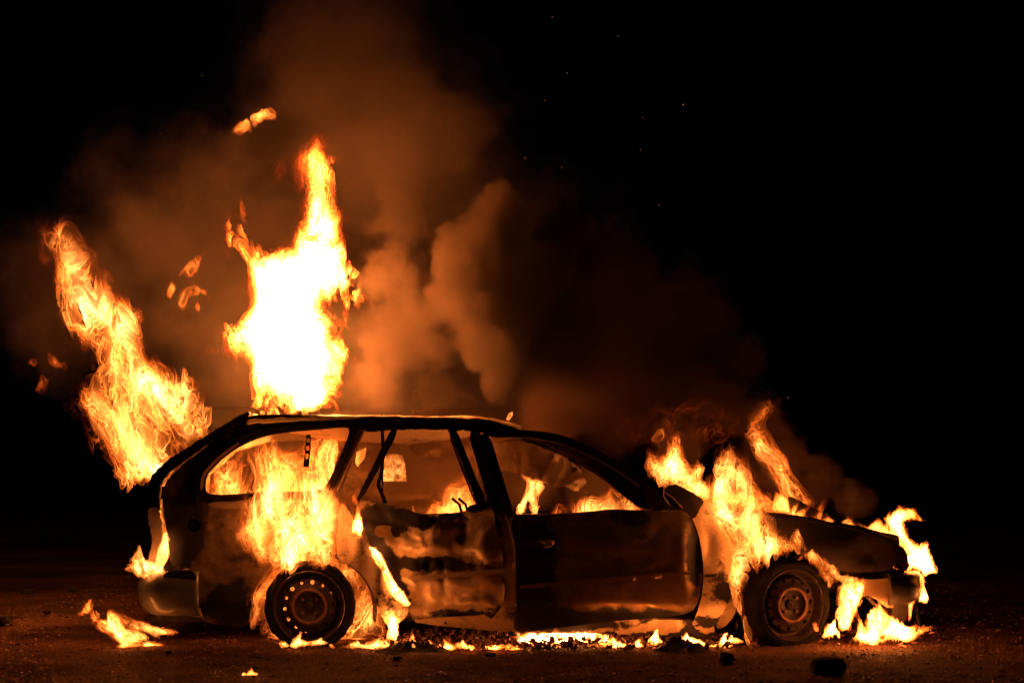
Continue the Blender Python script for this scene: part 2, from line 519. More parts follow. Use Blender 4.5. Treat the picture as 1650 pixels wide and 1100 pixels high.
def side(name, parent, mat, outline, holes=(), off=0.0, th=0.012, step=6.0, dents=(), crumple=0.0, cfreq=1 / 45.0, seed=0, ypl=None, soft=1, rough_edge=0.0, lean=None, soot=()):
    """A plate of the car's near side. outline: photo pixels; its depth follows the body's own section (or the plane ypl)."""
    o2 = rounded(outline, soft) if soft else np.array(outline, float)
    if rough_edge:
        o2 = densify(o2, step * 0.6)
        q = np.stack([o2[:, 0] / 9.0, o2[:, 1] / 9.0, np.full(len(o2), seed * 3.3)], 1).astype(np.float32)
        o2 = o2 + np.stack([fbm(q, 3, 5), fbm(q, 3, 9)], 1) * rough_edge
    hs = [rounded(h, 1) if soft else np.array(h, float) for h in holes]
    V, T, bd = tri_mesh(o2, hs, step)
    y = np.zeros(len(V))
    for _ in range(4):
        s = (DIST + y) / FPX
        x = (V[:, 0] - 825.0) * s; z = EYE_H + (HOR - V[:, 1]) * s
        y = (body_y(x, z) if ypl is None else np.full(len(V), float(ypl))) + off
        if lean is not None:
            y = y + lean(V[:, 0], V[:, 1])
    s = (DIST + y) / FPX
    x = (V[:, 0] - 825.0) * s; z = EYE_H + (HOR - V[:, 1]) * s
    for (a, b, r, d) in dents:
        r1, r2 = r if isinstance(r, tuple) else (r, r)
        y = y + d * np.exp(-((V[:, 0] - a) / r1) ** 2 - ((V[:, 1] - b) / r2) ** 2)
    if crumple:
        q = np.stack([V[:, 0] * cfreq, V[:, 1] * cfreq, np.full(len(V), seed + 0.37)], 1).astype(np.float32)
        w = np.stack([perlin(q * 0.7, seed + 4), perlin(q * 0.7, seed + 6), np.zeros(len(V))], 1).astype(np.float32)
        q = q + w * 0.8
        r = 1 - np.abs(perlin(q, seed)) * 2
        r = r * 0.6 + 0.6 * fbm(q * 2.1, 3, seed + 2)
        y = y + crumple * r
    V3 = np.stack([x, y, z], 1)
    me = plate_mesh(name, V3, T, bd, np.array([0, th, 0]))
    if len(soot):  # soot patches, with some firelight and shade on the doors painted in
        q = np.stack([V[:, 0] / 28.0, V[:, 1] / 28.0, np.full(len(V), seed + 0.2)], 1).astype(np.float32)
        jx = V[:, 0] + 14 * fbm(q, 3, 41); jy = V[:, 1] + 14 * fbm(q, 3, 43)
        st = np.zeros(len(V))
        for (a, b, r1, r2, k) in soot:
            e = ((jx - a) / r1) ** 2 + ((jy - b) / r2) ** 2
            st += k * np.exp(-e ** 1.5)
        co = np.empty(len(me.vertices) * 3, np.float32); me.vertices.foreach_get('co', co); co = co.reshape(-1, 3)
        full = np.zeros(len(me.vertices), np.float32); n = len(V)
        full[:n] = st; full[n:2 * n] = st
        at = me.attributes.new('soot_and_light', 'FLOAT', 'POINT'); at.data.foreach_set('value', full)
    return link(name, me, mat, parent)


def bar(path, w):
    """Outline of a bar of width w along a path of pixels."""
    p = np.array(path, float)
    ws = np.array(w if isinstance(w, (list, tuple)) else [w] * len(p), float) / 2
    t = np.gradient(p, axis=0); t /= np.linalg.norm(t, axis=1, keepdims=True)
    n = np.stack([-t[:, 1], t[:, 0]], 1)
    return [tuple(a) for a in np.concatenate([p + n * ws[:, None], (p - n * ws[:, None])[::-1]])]


def tube_mesh(name, pts, r, sides=8):
    pts = np.array(pts, float); rs = np.array(r if isinstance(r, (list, tuple)) else [r] * len(pts), float)
    V, F = [], []
    t = np.gradient(pts, axis=0); t /= np.linalg.norm(t, axis=1, keepdims=True) + 1e-9
    up = np.array([0.31, 0.77, 0.55])
    for i in range(len(pts)):
        a = np.cross(t[i], up); a /= np.linalg.norm(a); b = np.cross(t[i], a)
        for k in range(sides):
            c = 2 * math.pi * k / sides
            V.append(pts[i] + rs[i] * (a * math.cos(c) + b * math.sin(c)))
    n = len(pts)
    for i in range(n - 1):
        for k in range(sides):
            F.append((i * sides + k, i * sides + (k + 1) % sides, (i + 1) * sides + (k + 1) % sides, (i + 1) * sides + k))
    F.append(tuple(range(sides))[::-1]); F.append(tuple(range((n - 1) * sides, n * sides)))
    me = bpy.data.meshes.new(name)
    me.from_pydata([tuple(v) for v in V], [], F)
    me.polygons.foreach_set("use_smooth", [True] * len(F))
    return me


def grid_mesh(name, fn, nu, nv, th=None):
    """fn(u,v) -> xyz arrays on a grid, optionally thickened by the vector th."""
    u, v = np.meshgrid(np.linspace(0, 1, nu), np.linspace(0, 1, nv), indexing='ij')
    P = np.stack(fn(u, v), -1).reshape(-1, 3)
    idx = np.arange(nu * nv).reshape(nu, nv)
    F = np.stack([idx[:-1, :-1], idx[1:, :-1], idx[1:, 1:], idx[:-1, 1:]], -1).reshape(-1, 4)
    if th is not None:
        n = len(P)
        P2 = np.concatenate([P, P + np.array(th)])
        loop = np.concatenate([idx[:, 0], idx[-1, 1:], idx[-2::-1, -1], idx[0, -2:0:-1]])
        nx = np.roll(loop, -1)
        R = np.stack([loop, loop + n, nx + n, nx], 1)
        F = np.concatenate([F, F[:, ::-1] + n, R]); P = P2
    me = mesh_from_arrays(name, P, F)
    bm = bmesh.new(); bm.from_mesh(me); bmesh.ops.recalc_face_normals(bm, faces=bm.faces); bm.to_mesh(me); bm.free()
    return me


car = bpy.data.objects.new('burning_car', None)
COL.objects.link(car)
tag(car, "burnt-out estate car, its sooty shell alight from end to end", "car")

# --- near side, rear
CARGO = [(330, 790), (331, 768), (345, 752), (365, 733), (390, 717), (422, 704), (455, 697), (514, 692), (555, 688), (564, 691), (558, 712), (530, 776), (516, 791), (414, 793), (365, 797), (338, 796)]
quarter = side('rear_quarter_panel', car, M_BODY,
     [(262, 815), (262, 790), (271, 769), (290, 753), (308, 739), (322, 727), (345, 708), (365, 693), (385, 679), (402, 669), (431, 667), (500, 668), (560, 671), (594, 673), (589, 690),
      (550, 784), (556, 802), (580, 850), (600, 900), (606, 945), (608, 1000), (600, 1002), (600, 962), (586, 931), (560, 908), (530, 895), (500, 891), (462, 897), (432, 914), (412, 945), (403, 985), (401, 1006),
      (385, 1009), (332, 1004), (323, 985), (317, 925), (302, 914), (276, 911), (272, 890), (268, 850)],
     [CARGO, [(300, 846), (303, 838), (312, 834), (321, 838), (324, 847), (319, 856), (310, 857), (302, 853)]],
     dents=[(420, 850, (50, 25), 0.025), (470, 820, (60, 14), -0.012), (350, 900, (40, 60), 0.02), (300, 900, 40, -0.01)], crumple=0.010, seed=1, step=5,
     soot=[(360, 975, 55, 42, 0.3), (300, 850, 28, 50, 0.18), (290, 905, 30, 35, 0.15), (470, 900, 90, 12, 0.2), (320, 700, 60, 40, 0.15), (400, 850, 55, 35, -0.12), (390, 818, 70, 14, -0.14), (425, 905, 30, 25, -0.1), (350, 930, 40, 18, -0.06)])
ring = [(312, 790), (314, 764), (328, 744), (350, 726), (378, 706), (412, 693), (450, 686), (514, 682), (562, 679), (577, 682), (572, 700), (541, 784), (526, 801), (414, 803), (365, 808), (322, 807)]
side('window_frame', car, M_SOOT, ring, [CARGO], off=-0.012, th=0.03, step=5, crumple=0.004, seed=2)
side('window_channel', car, M_EDGE, [(322, 789), (324, 766), (337, 749), (358, 730), (384, 712), (386, 715), (361, 733), (340, 752), (328, 768), (326, 789)], off=-0.016, th=0.006, step=5)
side('fuel_filler', car, M_SOOT, [(296, 846), (300, 834), (312, 829), (324, 834), (329, 846), (324, 859), (312, 863), (300, 859)], off=0.03, th=0.02, step=5)
side('waist_moulding', car, M_ASH, [(330, 809), (414, 806), (520, 804), (545, 800), (548, 812), (520, 816), (414, 817), (345, 820)], off=-0.007, th=0.008, step=6, rough_edge=3, seed=4)
side('wheel_arch_flare', car, M_DOOR,
     [(548, 812), (556, 812), (582, 858), (600, 887), (632, 929), (659, 974), (658, 990), (640, 1006), (629, 1011), (617, 1000), (606, 962), (586, 926), (560, 907), (544, 902), (542, 868)],
     off=-0.03, th=0.02, step=5, dents=[(610, 930, (16, 60), -0.035), (580, 880, (14, 30), -0.02)], crumple=0.006, seed=5,
     lean=lambda a, b: -0.05 * np.clip((b - 830) / 170.0, 0, 1))
# --- tailgate and tail
tail = side('tailgate', car, M_SOOT,
     [(236, 817), (235, 790), (243, 768), (257, 752), (275, 737), (305, 719), (345, 693), (388, 667), (402, 664), (402, 670), (370, 690), (322, 725), (299, 742), (274, 759), (258, 778), (256, 800), (256, 817)],
     off=0.09, th=0.06, step=5, rough_edge=3.5, seed=6, crumple=0.01)
side('tail_pillar', car, M_ASH, [(236, 818), (257, 818), (261, 850), (262, 880), (257, 905), (244, 914), (238, 905), (246, 870), (240, 845)], off=0.05, th=0.08, step=5, rough_edge=2.5, seed=7, crumple=0.01)
def tail_fn(u, v):
    z = 0.30 + v * 0.42
    x = W(246, 850, 0.3)[0] - 0.03 * np.sin(u * math.pi) + 0.04 * v
    return (x + 0 * u, 0.16 + u * 1.30, z + 0 * u)
link('tailgate_skin', grid_mesh('tailgate_skin', tail_fn, 20, 10, (0.02, 0, 0)), M_SOOT, tail)
# rear bumper: a section swept round the corner
def bumper(name, x_end, sgn, x_tip, zlo, zhi, bulge, mat, corner=0.28, y0=0.02, nu=70, drop=0.0, th=0.03):
    path = []
    for k in range(nu):
        t = k / (nu - 1) * 2 - 1                     # -1 near end .. 1 far end
        a = abs(t)
        if a > 0.72:                                 # along the flank
            f = (a - 0.72) / 0.28
            px_ = x_tip + sgn * 0.09 + (x_end - x_tip - sgn * 0.09) * f
            yy = y0 + 0.02 * (1 - f) ** 2
        elif a > 0.5:
            f = (a - 0.5) / 0.22
            ang = f * math.pi / 2
            px_ = x_tip + sgn * 0.09 * (1 - math.cos(ang)) ; yy = y0 + 0.02 + corner * (1 - math.sin(ang))
        else:
            px_ = x_tip - sgn * 0.05 * (1 - (a / 0.5) ** 2); yy = y0 + 0.02 + corner + (CARW / 2 - (y0 + 0.02 + corner)) * (1 - a / 0.5)
        path.append((px_, yy if t < 0 else CARW - yy))
    path = np.array(path)
    tg = np.gradient(path, axis=0); tg /= np.linalg.norm(tg, axis=1, keepdims=True)
    nrm = np.stack([tg[:, 1], -tg[:, 0]], 1)
    c = np.array([x_end, CARW / 2])
    if ((path[nu // 2] - c) @ nrm[nu // 2]) < 0: nrm = -nrm
    sec = [(0.0, 0.0), (0.3, 0.02), (0.58, 0.09), (0.78, 0.2), (0.92, 0.34), (1.0, 0.5), (1.0, 0.62), (0.92, 0.74), (0.8, 0.86), (0.55, 0.96), (0.0, 1.0)]
    V = []
    for i in range(nu):
        q = np.array([[path[i, 0] * 3, path[i, 1] * 3, k * 0.3] for k in range(len(sec))], np.float32)
        jj = fbm(q, 3, 3) * 0.02
        for k, (o, h) in enumerate(sec):
            z = zlo + (zhi - zlo) * h - drop * (1 - abs(i / (nu - 1) * 2 - 1))
            V.append((path[i, 0] + nrm[i, 0] * (o * bulge + jj[k]), path[i, 1] + nrm[i, 1] * (o * bulge + jj[k]), z + jj[k] * 0.6))
    m = len(sec)
    F = np.array([(i * m + k, i * m + k + 1, (i + 1) * m + k + 1, (i + 1) * m + k) for i in range(nu - 1) for k in range(m - 1)])
    P = np.array(V); n = len(P)
    inner = np.concatenate([np.repeat(nrm, m, 0) * -th, np.zeros((n, 1))], 1)
    P2 = np.concatenate([P, P + inner])
    F2 = np.concatenate([F, F[:, ::-1] + n])
    me = mesh_from_arrays(name, P2, F2)
    bm = bmesh.new(); bm.from_mesh(me)
    bnd = [e for e in bm.edges if e.is_boundary]
    bmesh.ops.bridge_loops(bm, edges=bnd)
    bmesh.ops.recalc_face_normals(bm, faces=bm.faces); bm.to_mesh(me); bm.free()
    me.polygons.foreach_set("use_smooth", [True] * len(me.polygons))
    return link(name, me, mat, car)
xe = W(321, 950)[0]; xt = W(238, 950, 0.1)[0]
bump_r = bumper('rear_bumper', xe, 1, xt, W(0, 992)[2], W(0, 920)[2], 0.075, M_BUMPER)
side('bumper_pad', bump_r, M_SOOT, [(262, 921), (300, 917), (314, 921), (318, 945), (308, 948), (285, 945), (266, 940)], off=-0.085, th=0.03, step=5, crumple=0.004, seed=8)
side('bumper_valance', bump_r, M_SOOT, [(233, 990), (322, 992), (330, 1002), (232, 1001)], off=0.06, th=0.08, step=6)
# --- rear door
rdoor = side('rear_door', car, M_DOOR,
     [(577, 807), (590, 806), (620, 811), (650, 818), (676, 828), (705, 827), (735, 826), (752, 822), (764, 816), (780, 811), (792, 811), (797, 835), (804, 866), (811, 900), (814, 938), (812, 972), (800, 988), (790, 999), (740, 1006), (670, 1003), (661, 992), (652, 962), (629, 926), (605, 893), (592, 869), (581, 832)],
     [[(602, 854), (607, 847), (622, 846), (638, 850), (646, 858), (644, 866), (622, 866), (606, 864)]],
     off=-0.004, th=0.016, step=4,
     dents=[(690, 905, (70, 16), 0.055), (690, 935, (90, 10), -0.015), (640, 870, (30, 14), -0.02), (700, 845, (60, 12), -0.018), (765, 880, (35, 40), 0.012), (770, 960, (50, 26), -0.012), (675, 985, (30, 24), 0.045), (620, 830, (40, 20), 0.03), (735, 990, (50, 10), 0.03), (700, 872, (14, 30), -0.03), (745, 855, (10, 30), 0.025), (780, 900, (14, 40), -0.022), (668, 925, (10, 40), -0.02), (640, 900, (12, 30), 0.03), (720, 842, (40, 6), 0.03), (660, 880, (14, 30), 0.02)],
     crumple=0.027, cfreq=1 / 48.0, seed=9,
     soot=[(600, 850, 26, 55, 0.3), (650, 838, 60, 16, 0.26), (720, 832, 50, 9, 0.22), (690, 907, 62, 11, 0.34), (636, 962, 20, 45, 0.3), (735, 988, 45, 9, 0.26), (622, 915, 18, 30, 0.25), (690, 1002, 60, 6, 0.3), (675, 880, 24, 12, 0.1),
           (730, 868, 50, 20, -0.16), (760, 958, 52, 32, -0.18), (795, 855, 16, 30, -0.16), (700, 955, 36, 24, -0.1), (660, 872, 30, 7, -0.2)])  # pale patches right and low paint firelight onto the bare steel
side('door_moulding', rdoor, M_ASH, [(656, 928), (700, 925), (760, 920), (811, 916), (812, 923), (760, 928), (700, 932), (656, 934)], off=-0.016, th=0.012, step=5, rough_edge=1.6, seed=10)
side('handle_bracket', rdoor, M_SOOT, [(629, 848), (640, 850), (647, 858), (645, 866), (636, 866), (630, 858)], off=0.02, th=0.02, step=4)
rwin = side('door_window_frame', rdoor, M_SOOT, bar([(589, 692), (640, 687), (722, 687), (740, 690)], 9), off=-0.01, th=0.03, step=5, rough_edge=2, seed=11)
side('frame_post', rdoor, M_SOOT, bar([(726, 688), (752, 755), (778, 818)], [15, 17, 19]), off=-0.012, th=0.035, step=5)
side('window_divider', rdoor, M_SOOT, bar([(577, 806), (608, 748), (637, 690)], [9, 10, 13]), off=-0.004, th=0.025, step=5, rough_edge=1.5, seed=12)
side('frame_edge', rdoor, M_EDGE, bar([(722, 690), (746, 752), (769, 815)], 2.6), off=-0.015, th=0.008, step=5, soft=0)
side('hanging_strip', rdoor, M_SOOT, bar([(615, 668), (618, 720), (615, 765), (608, 779), (615, 794), (622, 813)], [3, 4, 6, 6, 6, 6]), off=0.03, th=0.012, step=4)
side('dangling_wire', rdoor, M_SOOT, bar([(614, 690), (617, 740), (616, 785), (617, 812)], 2.4), off=0.015, th=0.005, step=4)
side('latch', rdoor, M_SOOT, [(750, 822), (756, 814), (770, 812), (784, 806), (794, 811), (780, 822), (764, 826)], off=-0.02, th=0.04, step=4, rough_edge=2, seed=13)
# --- pillars and rails
side('aperture_edge', car, M_EDGE, bar([(640, 692), (600, 691), (587, 693), (566, 740), (543, 790)], 2.4), off=-0.002, th=0.02, step=5, soft=0)
side('middle_pillar', car, M_ASH,
     [(752, 694), (778, 694), (786, 735), (802, 790), (816, 832), (828, 878), (831, 905), (829, 1000), (826, 1019), (800, 1016), (668, 1004), (670, 996), (800, 990), (812, 970), (812, 900), (802, 862), (788, 812), (770, 750)],
     off=0.006, th=0.05, step=6, crumple=0.004, seed=14)
side('pillar_trim', car, M_EDGE, bar([(769, 698), (779, 760), (788, 812)], 3.4), off=0.012, th=0.02, step=4, soft=0)
side('striker_plate', car, M_HUB, [(812, 946), (822, 944), (826, 950), (824, 962), (814, 962)], off=0.012, th=0.02, step=4)
side('roof_rail', car, M_SOOT,
     [(590, 671), (636, 677), (700, 677), (764, 678), (797, 680), (820, 686), (840, 693), (838, 699), (772, 697), (735, 692), (640, 691), (590, 692), (560, 690), (562, 680)],
     off=-0.012, th=0.05, step=5, rough_edge=3.0, seed=15, crumple=0.008)
side('windscreen_pillar', car, M_BODY,
     [(836, 705), (862, 708), (901, 715), (947, 733), (993, 758), (1030, 783), (1046, 800), (1050, 821), (1035, 819), (1005, 800), (970, 770), (924, 742), (878, 721), (839, 709)],
     off=0.03, th=0.05, step=5, crumple=0.004, seed=16)
side('pillar_highlight', car, M_EDGE, bar([(845, 708), (880, 716), (920, 734), (962, 761), (1000, 793), (1030, 817)], 2.5), off=0.022, th=0.02, step=5, soft=0)  # thin pale bar painting the highlight line along the pillar
# --- front door, hanging slightly proud of the body
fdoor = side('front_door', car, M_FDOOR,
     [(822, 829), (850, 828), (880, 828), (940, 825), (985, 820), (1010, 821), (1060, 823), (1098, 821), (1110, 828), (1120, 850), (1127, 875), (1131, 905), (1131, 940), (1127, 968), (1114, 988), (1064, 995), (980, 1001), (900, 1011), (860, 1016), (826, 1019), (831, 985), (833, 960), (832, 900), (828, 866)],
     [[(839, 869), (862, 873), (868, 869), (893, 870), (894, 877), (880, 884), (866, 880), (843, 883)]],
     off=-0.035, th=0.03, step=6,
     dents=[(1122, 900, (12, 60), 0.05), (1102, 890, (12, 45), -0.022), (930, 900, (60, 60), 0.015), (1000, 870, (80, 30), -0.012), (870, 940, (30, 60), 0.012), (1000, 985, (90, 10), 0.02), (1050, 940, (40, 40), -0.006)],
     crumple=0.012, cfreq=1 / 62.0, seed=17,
     soot=[(865, 930, 50, 95, 0.25), (980, 915, 60, 40, 0.14), (1050, 992, 90, 10, 0.3), (1119, 905, 10, 70, 0.3), (930, 1000, 90, 22, 0.25), (960, 835, 60, 10, 0.1), (1076, 870, 30, 50, -0.24), (1060, 945, 42, 30, -0.2), (955, 868, 50, 20, -0.10), (1020, 860, 30, 18, 0.05)])  # pale patches paint the glow near the front edge, dark foot its unlit bottom
side('door_moulding', fdoor, M_FDOOR, [(838, 942), (960, 932), (1112, 919), (1114, 926), (960, 940), (838, 949)], off=-0.043, th=0.014, step=6)
side('handle_bracket', fdoor, M_ASH, [(836, 866), (866, 866), (868, 872), (880, 876), (870, 886), (838, 886)], off=0.03, th=0.01, step=5, rough_edge=2, seed=18)
side('frame_post', fdoor, M_SOOT, bar([(780, 698), (800, 765), (822, 832)], [16, 17, 16]), off=-0.035, th=0.04, step=5)
side('door_window_frame', fdoor, M_SOOT,
     [(774, 692), (800, 688), (837, 692), (890, 696), (936, 711), (982, 735), (1028, 769), (1062, 793), (1072, 822), (1048, 822), (1044, 800), (1030, 782), (993, 756), (947, 731), (901, 712), (855, 704), (785, 705)],
     off=-0.03, th=0.035, step=5, crumple=0.003, seed=19)
side('frame_edge', fdoor, M_EDGE, bar([(855, 705), (901, 713), (947, 732), (993, 757), (1030, 783)], 2.2), off=-0.034, th=0.01, step=5, soft=0)  # thin pale bar painting the highlight line along the frame
side('mirror_base', fdoor, M_SOOT, [(1034, 784), (1052, 786), (1068, 800), (1074, 822), (1046, 822)], off=-0.05, th=0.03, step=4, rough_edge=1.5, seed=20, crumple=0.01)
side('mirror_housing', car, M_SOOT, [(1066, 793), (1085, 777), (1112, 790), (1136, 806), (1130, 815), (1118, 838), (1106, 826), (1084, 821)], off=-0.02, th=0.12, step=5, rough_edge=1.5, seed=21, crumple=0.012)
side('mirror_trim', car, M_EDGE, bar([(1070, 792), (1085, 802), (1100, 818)], 2.5), off=-0.03, th=0.01, step=4, soft=0)
# --- sill and front wing
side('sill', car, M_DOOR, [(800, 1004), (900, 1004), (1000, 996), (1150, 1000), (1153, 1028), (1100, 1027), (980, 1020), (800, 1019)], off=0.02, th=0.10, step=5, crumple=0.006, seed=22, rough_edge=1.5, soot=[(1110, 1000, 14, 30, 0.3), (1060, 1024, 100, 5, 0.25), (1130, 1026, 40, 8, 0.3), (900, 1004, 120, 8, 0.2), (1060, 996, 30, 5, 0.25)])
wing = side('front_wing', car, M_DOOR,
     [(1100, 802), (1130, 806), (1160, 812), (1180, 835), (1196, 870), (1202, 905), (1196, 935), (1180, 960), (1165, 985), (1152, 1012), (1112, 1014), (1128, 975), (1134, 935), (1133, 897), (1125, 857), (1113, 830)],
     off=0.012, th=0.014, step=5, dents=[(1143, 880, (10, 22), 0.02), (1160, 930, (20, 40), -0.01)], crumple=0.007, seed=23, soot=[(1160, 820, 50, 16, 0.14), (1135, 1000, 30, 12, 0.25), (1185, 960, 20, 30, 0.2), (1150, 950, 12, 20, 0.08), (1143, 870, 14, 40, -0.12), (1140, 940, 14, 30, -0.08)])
side('wing_moulding', wing, M_SOOT, [(1134, 925), (1163, 923), (1160, 929), (1136, 930)], off=0.004, th=0.01, step=4)
side('arch_liner', car, M_ASH, [(1153, 1012), (1156, 985), (1166, 955), (1176, 943), (1186, 960), (1188, 980), (1178, 1000), (1164, 1012)], off=0.07, th=0.02, step=4, crumple=0.006, seed=24, rough_edge=1.2)
side('wing_panel', car, M_SOOT,
     [(1150, 815), (1200, 824), (1268, 838), (1306, 842), (1335, 845), (1377, 853), (1419, 864), (1438, 876), (1445, 892), (1442, 908), (1436, 919), (1400, 922), (1350, 920), (1322, 906), (1298, 893), (1270, 887), (1240, 892), (1215, 909), (1200, 935), (1190, 900), (1170, 850)],
     off=0.0, th=0.014, step=6, dents=[(1320, 880, (60, 20), -0.012), (1400, 890, (30, 20), 0.02)], crumple=0.006, seed=25)
# --- bonnet, roof, floor
def bonnet_fn(u, v):
    x = W(1100, 0)[0] + u * (W(1436, 0, 0.3)[0] - W(1100, 0)[0]) + 0.10 * np.sin(v * math.pi) * u
    y = 0.05 + v * 1.54
    z0 = 0.715 - 0.055 * u - 0.10 * u ** 3
    q = np.stack([x.ravel() * 3, y.ravel() * 3, 0 * x.ravel()], 1).astype(np.float32)
    z = z0 - 0.15 * np.sin(v * math.pi) ** 0.8 + fbm(q, 4, 31).reshape(x.shape) * 0.035
    return x, y, z
link('bonnet', grid_mesh('bonnet', bonnet_fn, 50, 40, (0, 0, -0.015)), M_SOOT, car)
def roof_fn(u, v):
    x = W(398, 0, 0.2)[0] + u * (W(842, 0, 0.2)[0] - W(398, 0, 0.2)[0])
    y = 0.185 + v * (CARW - 0.37)
    e = np.sin(v * math.pi)
    z = 1.172 + 0.026 * np.clip(np.sin(np.clip(v * 6, 0, math.pi)), 0, 1) - 0.13 * e ** 2 * np.sin(u * math.pi) ** 0.7 - 0.075 * np.clip((u - 0.75) / 0.25, 0, 1) ** 2 - 0.02 * np.clip((0.12 - u) / 0.12, 0, 1)
    q = np.stack([x.ravel() * 4, y.ravel() * 4, 0 * x.ravel()], 1).astype(np.float32)
    z = z + fbm(q, 5, 33).reshape(x.shape) * 0.020 + fbm(q * np.float32(5.0), 3, 34).reshape(x.shape) * 0.010
    return x, y, z
roof = link('roof', grid_mesh('roof', roof_fn, 90, 60, (0, 0, -0.02)), M_SHEET, car)
def floor_fn(u, v):
    return W(250, 0)[0] + u * (W(1225, 0)[0] - W(250, 0)[0]), 0.42 + v * 0.95, 0.16 + 0.04 * np.sin(u * 9) * np.sin(v * 7)
link('floor_pan', grid_mesh('floor_pan', floor_fn, 40, 16, (0, 0, 0.03)), M_SOOT, car)
def bulk_fn(u, v):
    return W(1060, 0)[0] + 0.03 * np.sin(u * 11), 0.10 + u * 1.4, 0.18 + v * 0.47 + 0.02 * np.sin(u * 17)
link('bulkhead', grid_mesh('bulkhead', bulk_fn, 30, 12, (0.02, 0, 0)), M_SOOT, car)
# --- far side of the shell, seen through the near windows
FY = 1.42
side('body_side', car, M_ASH,
     [(255, 815), (280, 765), (330, 728), (400, 690), (560, 684), (700, 684), (800, 688), (840, 694), (840, 702), (800, 712), (770, 735), (772, 830), (760, 850), (720, 842), (672, 830), (664, 812), (668, 1005), (420, 1005), (275, 985)],
     [[(335, 800), (338, 765), (380, 728), (430, 712), (505, 708), (543, 706), (545, 728), (535, 768), (520, 800)],
      [(574, 728), (590, 721), (588, 738), (576, 752), (572, 745)],
      [(617, 736), (630, 731), (648, 732), (653, 750), (655, 775), (616, 775), (619, 755)]],
     ypl=FY, th=0.04, step=9, soft=0, dents=[(600, 770, (40, 30), -0.06), (640, 800, (60, 10), -0.05), (720, 710, (80, 10), -0.05)], crumple=0.03, cfreq=1 / 60.0, seed=26)
side('roof_header', car, M_ASH, [(655, 688), (790, 690), (792, 722), (770, 738), (700, 737), (662, 735)], ypl=1.2, th=0.03, step=7, crumple=0.03, seed=27, rough_edge=3)
side('door_shell', car, M_SOOT, [(772, 835), (900, 832), (1060, 826), (1120, 850), (1125, 960), (1080, 990), (900, 1000), (790, 1000)], ypl=FY + 0.08, th=0.03, step=10, crumple=0.02, seed=28)
side('headliner', car, M_SHEET,
     [(788, 716), (800, 712), (850, 712), (876, 722), (905, 734), (922, 744), (940, 762), (946, 780), (949, 796), (938, 793), (922, 790), (905, 782), (890, 784), (872, 776), (845, 764), (815, 760), (797, 756)],
     [[(921, 752), (931, 752), (930, 761), (921, 760)], [(926, 769), (931, 768), (931, 773), (926, 774)], [(924, 779), (932, 780), (931, 783), (924, 782)]],
     ypl=0.85, th=0.012, step=4, crumple=0.05, cfreq=1 / 34.0, seed=29, rough_edge=3, lean=lambda a, b: -0.25 * (b - 712) / 80.0)
side('window_runner', car, M_ASH, bar([(900, 728), (916, 742), (914, 765)], 5), ypl=0.70, th=0.01, step=4)
side('window_support', car, M_SOOT, bar([(497, 700), (496, 722), (493, 752)], [7, 8, 9]), [[(494, 706), (499, 706), (499, 712), (494, 712)], [(493, 718), (498, 718), (498, 725), (493, 725)], [(492, 731), (497, 731), (497, 739), (492, 739)]], off=0.10, th=0.015, step=3, soft=0)
for sx in (742, 752):
    link('seat_prong', tube_mesh('seat_prong', [W(sx - 14, 802, 0.6), W(sx - 2, 812, 0.6), W(sx + 2, 826, 0.6)], 0.008), M_SOOT, car)
for sx, yy in ((730, 0.42), (730, 1.1)):
    link('seat_frame', tube_mesh('seat_frame', [W(sx - 30, 960, yy - 0.2), W(sx - 48, 850, yy - 0.2), W(sx - 46, 834, yy - 0.1), W(sx - 46, 834, yy + 0.1), W(sx - 48, 850, yy + 0.2), W(sx - 30, 960, yy + 0.2)], 0.014), M_SOOT, car)
# --- nose
beam = bumper('bumper_beam', W(1436, 0)[0], -1, W(1476, 0, 0.2)[0], W(0, 966, 0.4)[2], W(0, 917, 0.4)[2], 0.06, M_SOOT, corner=0.3, y0=0.08, th=0.05)
side('bumper_side', car, M_BODY, [(1386, 931), (1402, 934), (1440, 930), (1443, 960), (1438, 985), (1402, 958), (1384, 962)], off=0.02, th=0.015, step=4, crumple=0.006, seed=30)
side('headlight_housing', car, M_SOOT, [(1432, 915), (1452, 920), (1468, 926), (1470, 955), (1466, 985), (1457, 1004), (1446, 1008), (1437, 1003), (1438, 980), (1430, 950)], off=0.03, th=0.14, step=4, crumple=0.012, seed=31, rough_edge=2)
side('radiator_frame', car, M_SOOT, [(1436, 872), (1452, 878), (1462, 890), (1466, 918), (1452, 922), (1446, 905), (1438, 898)], off=0.10, th=1.2, step=5, rough_edge=2.5, seed=32, crumple=0.01)
link('hanging_strut', tube_mesh('hanging_strut', [W(1473, 958, 0.3), W(1477, 985, 0.26), W(1482, 1010, 0.22), W(1483, 1021, 0.2)], [0.014, 0.012, 0.010, 0.008]), M_SOOT, car)
side('splash_shield', car, M_ASH, bar([(1400, 962), (1422, 985), (1447, 1008)], 3), off=0.08, th=0.15, step=4, soft=0)

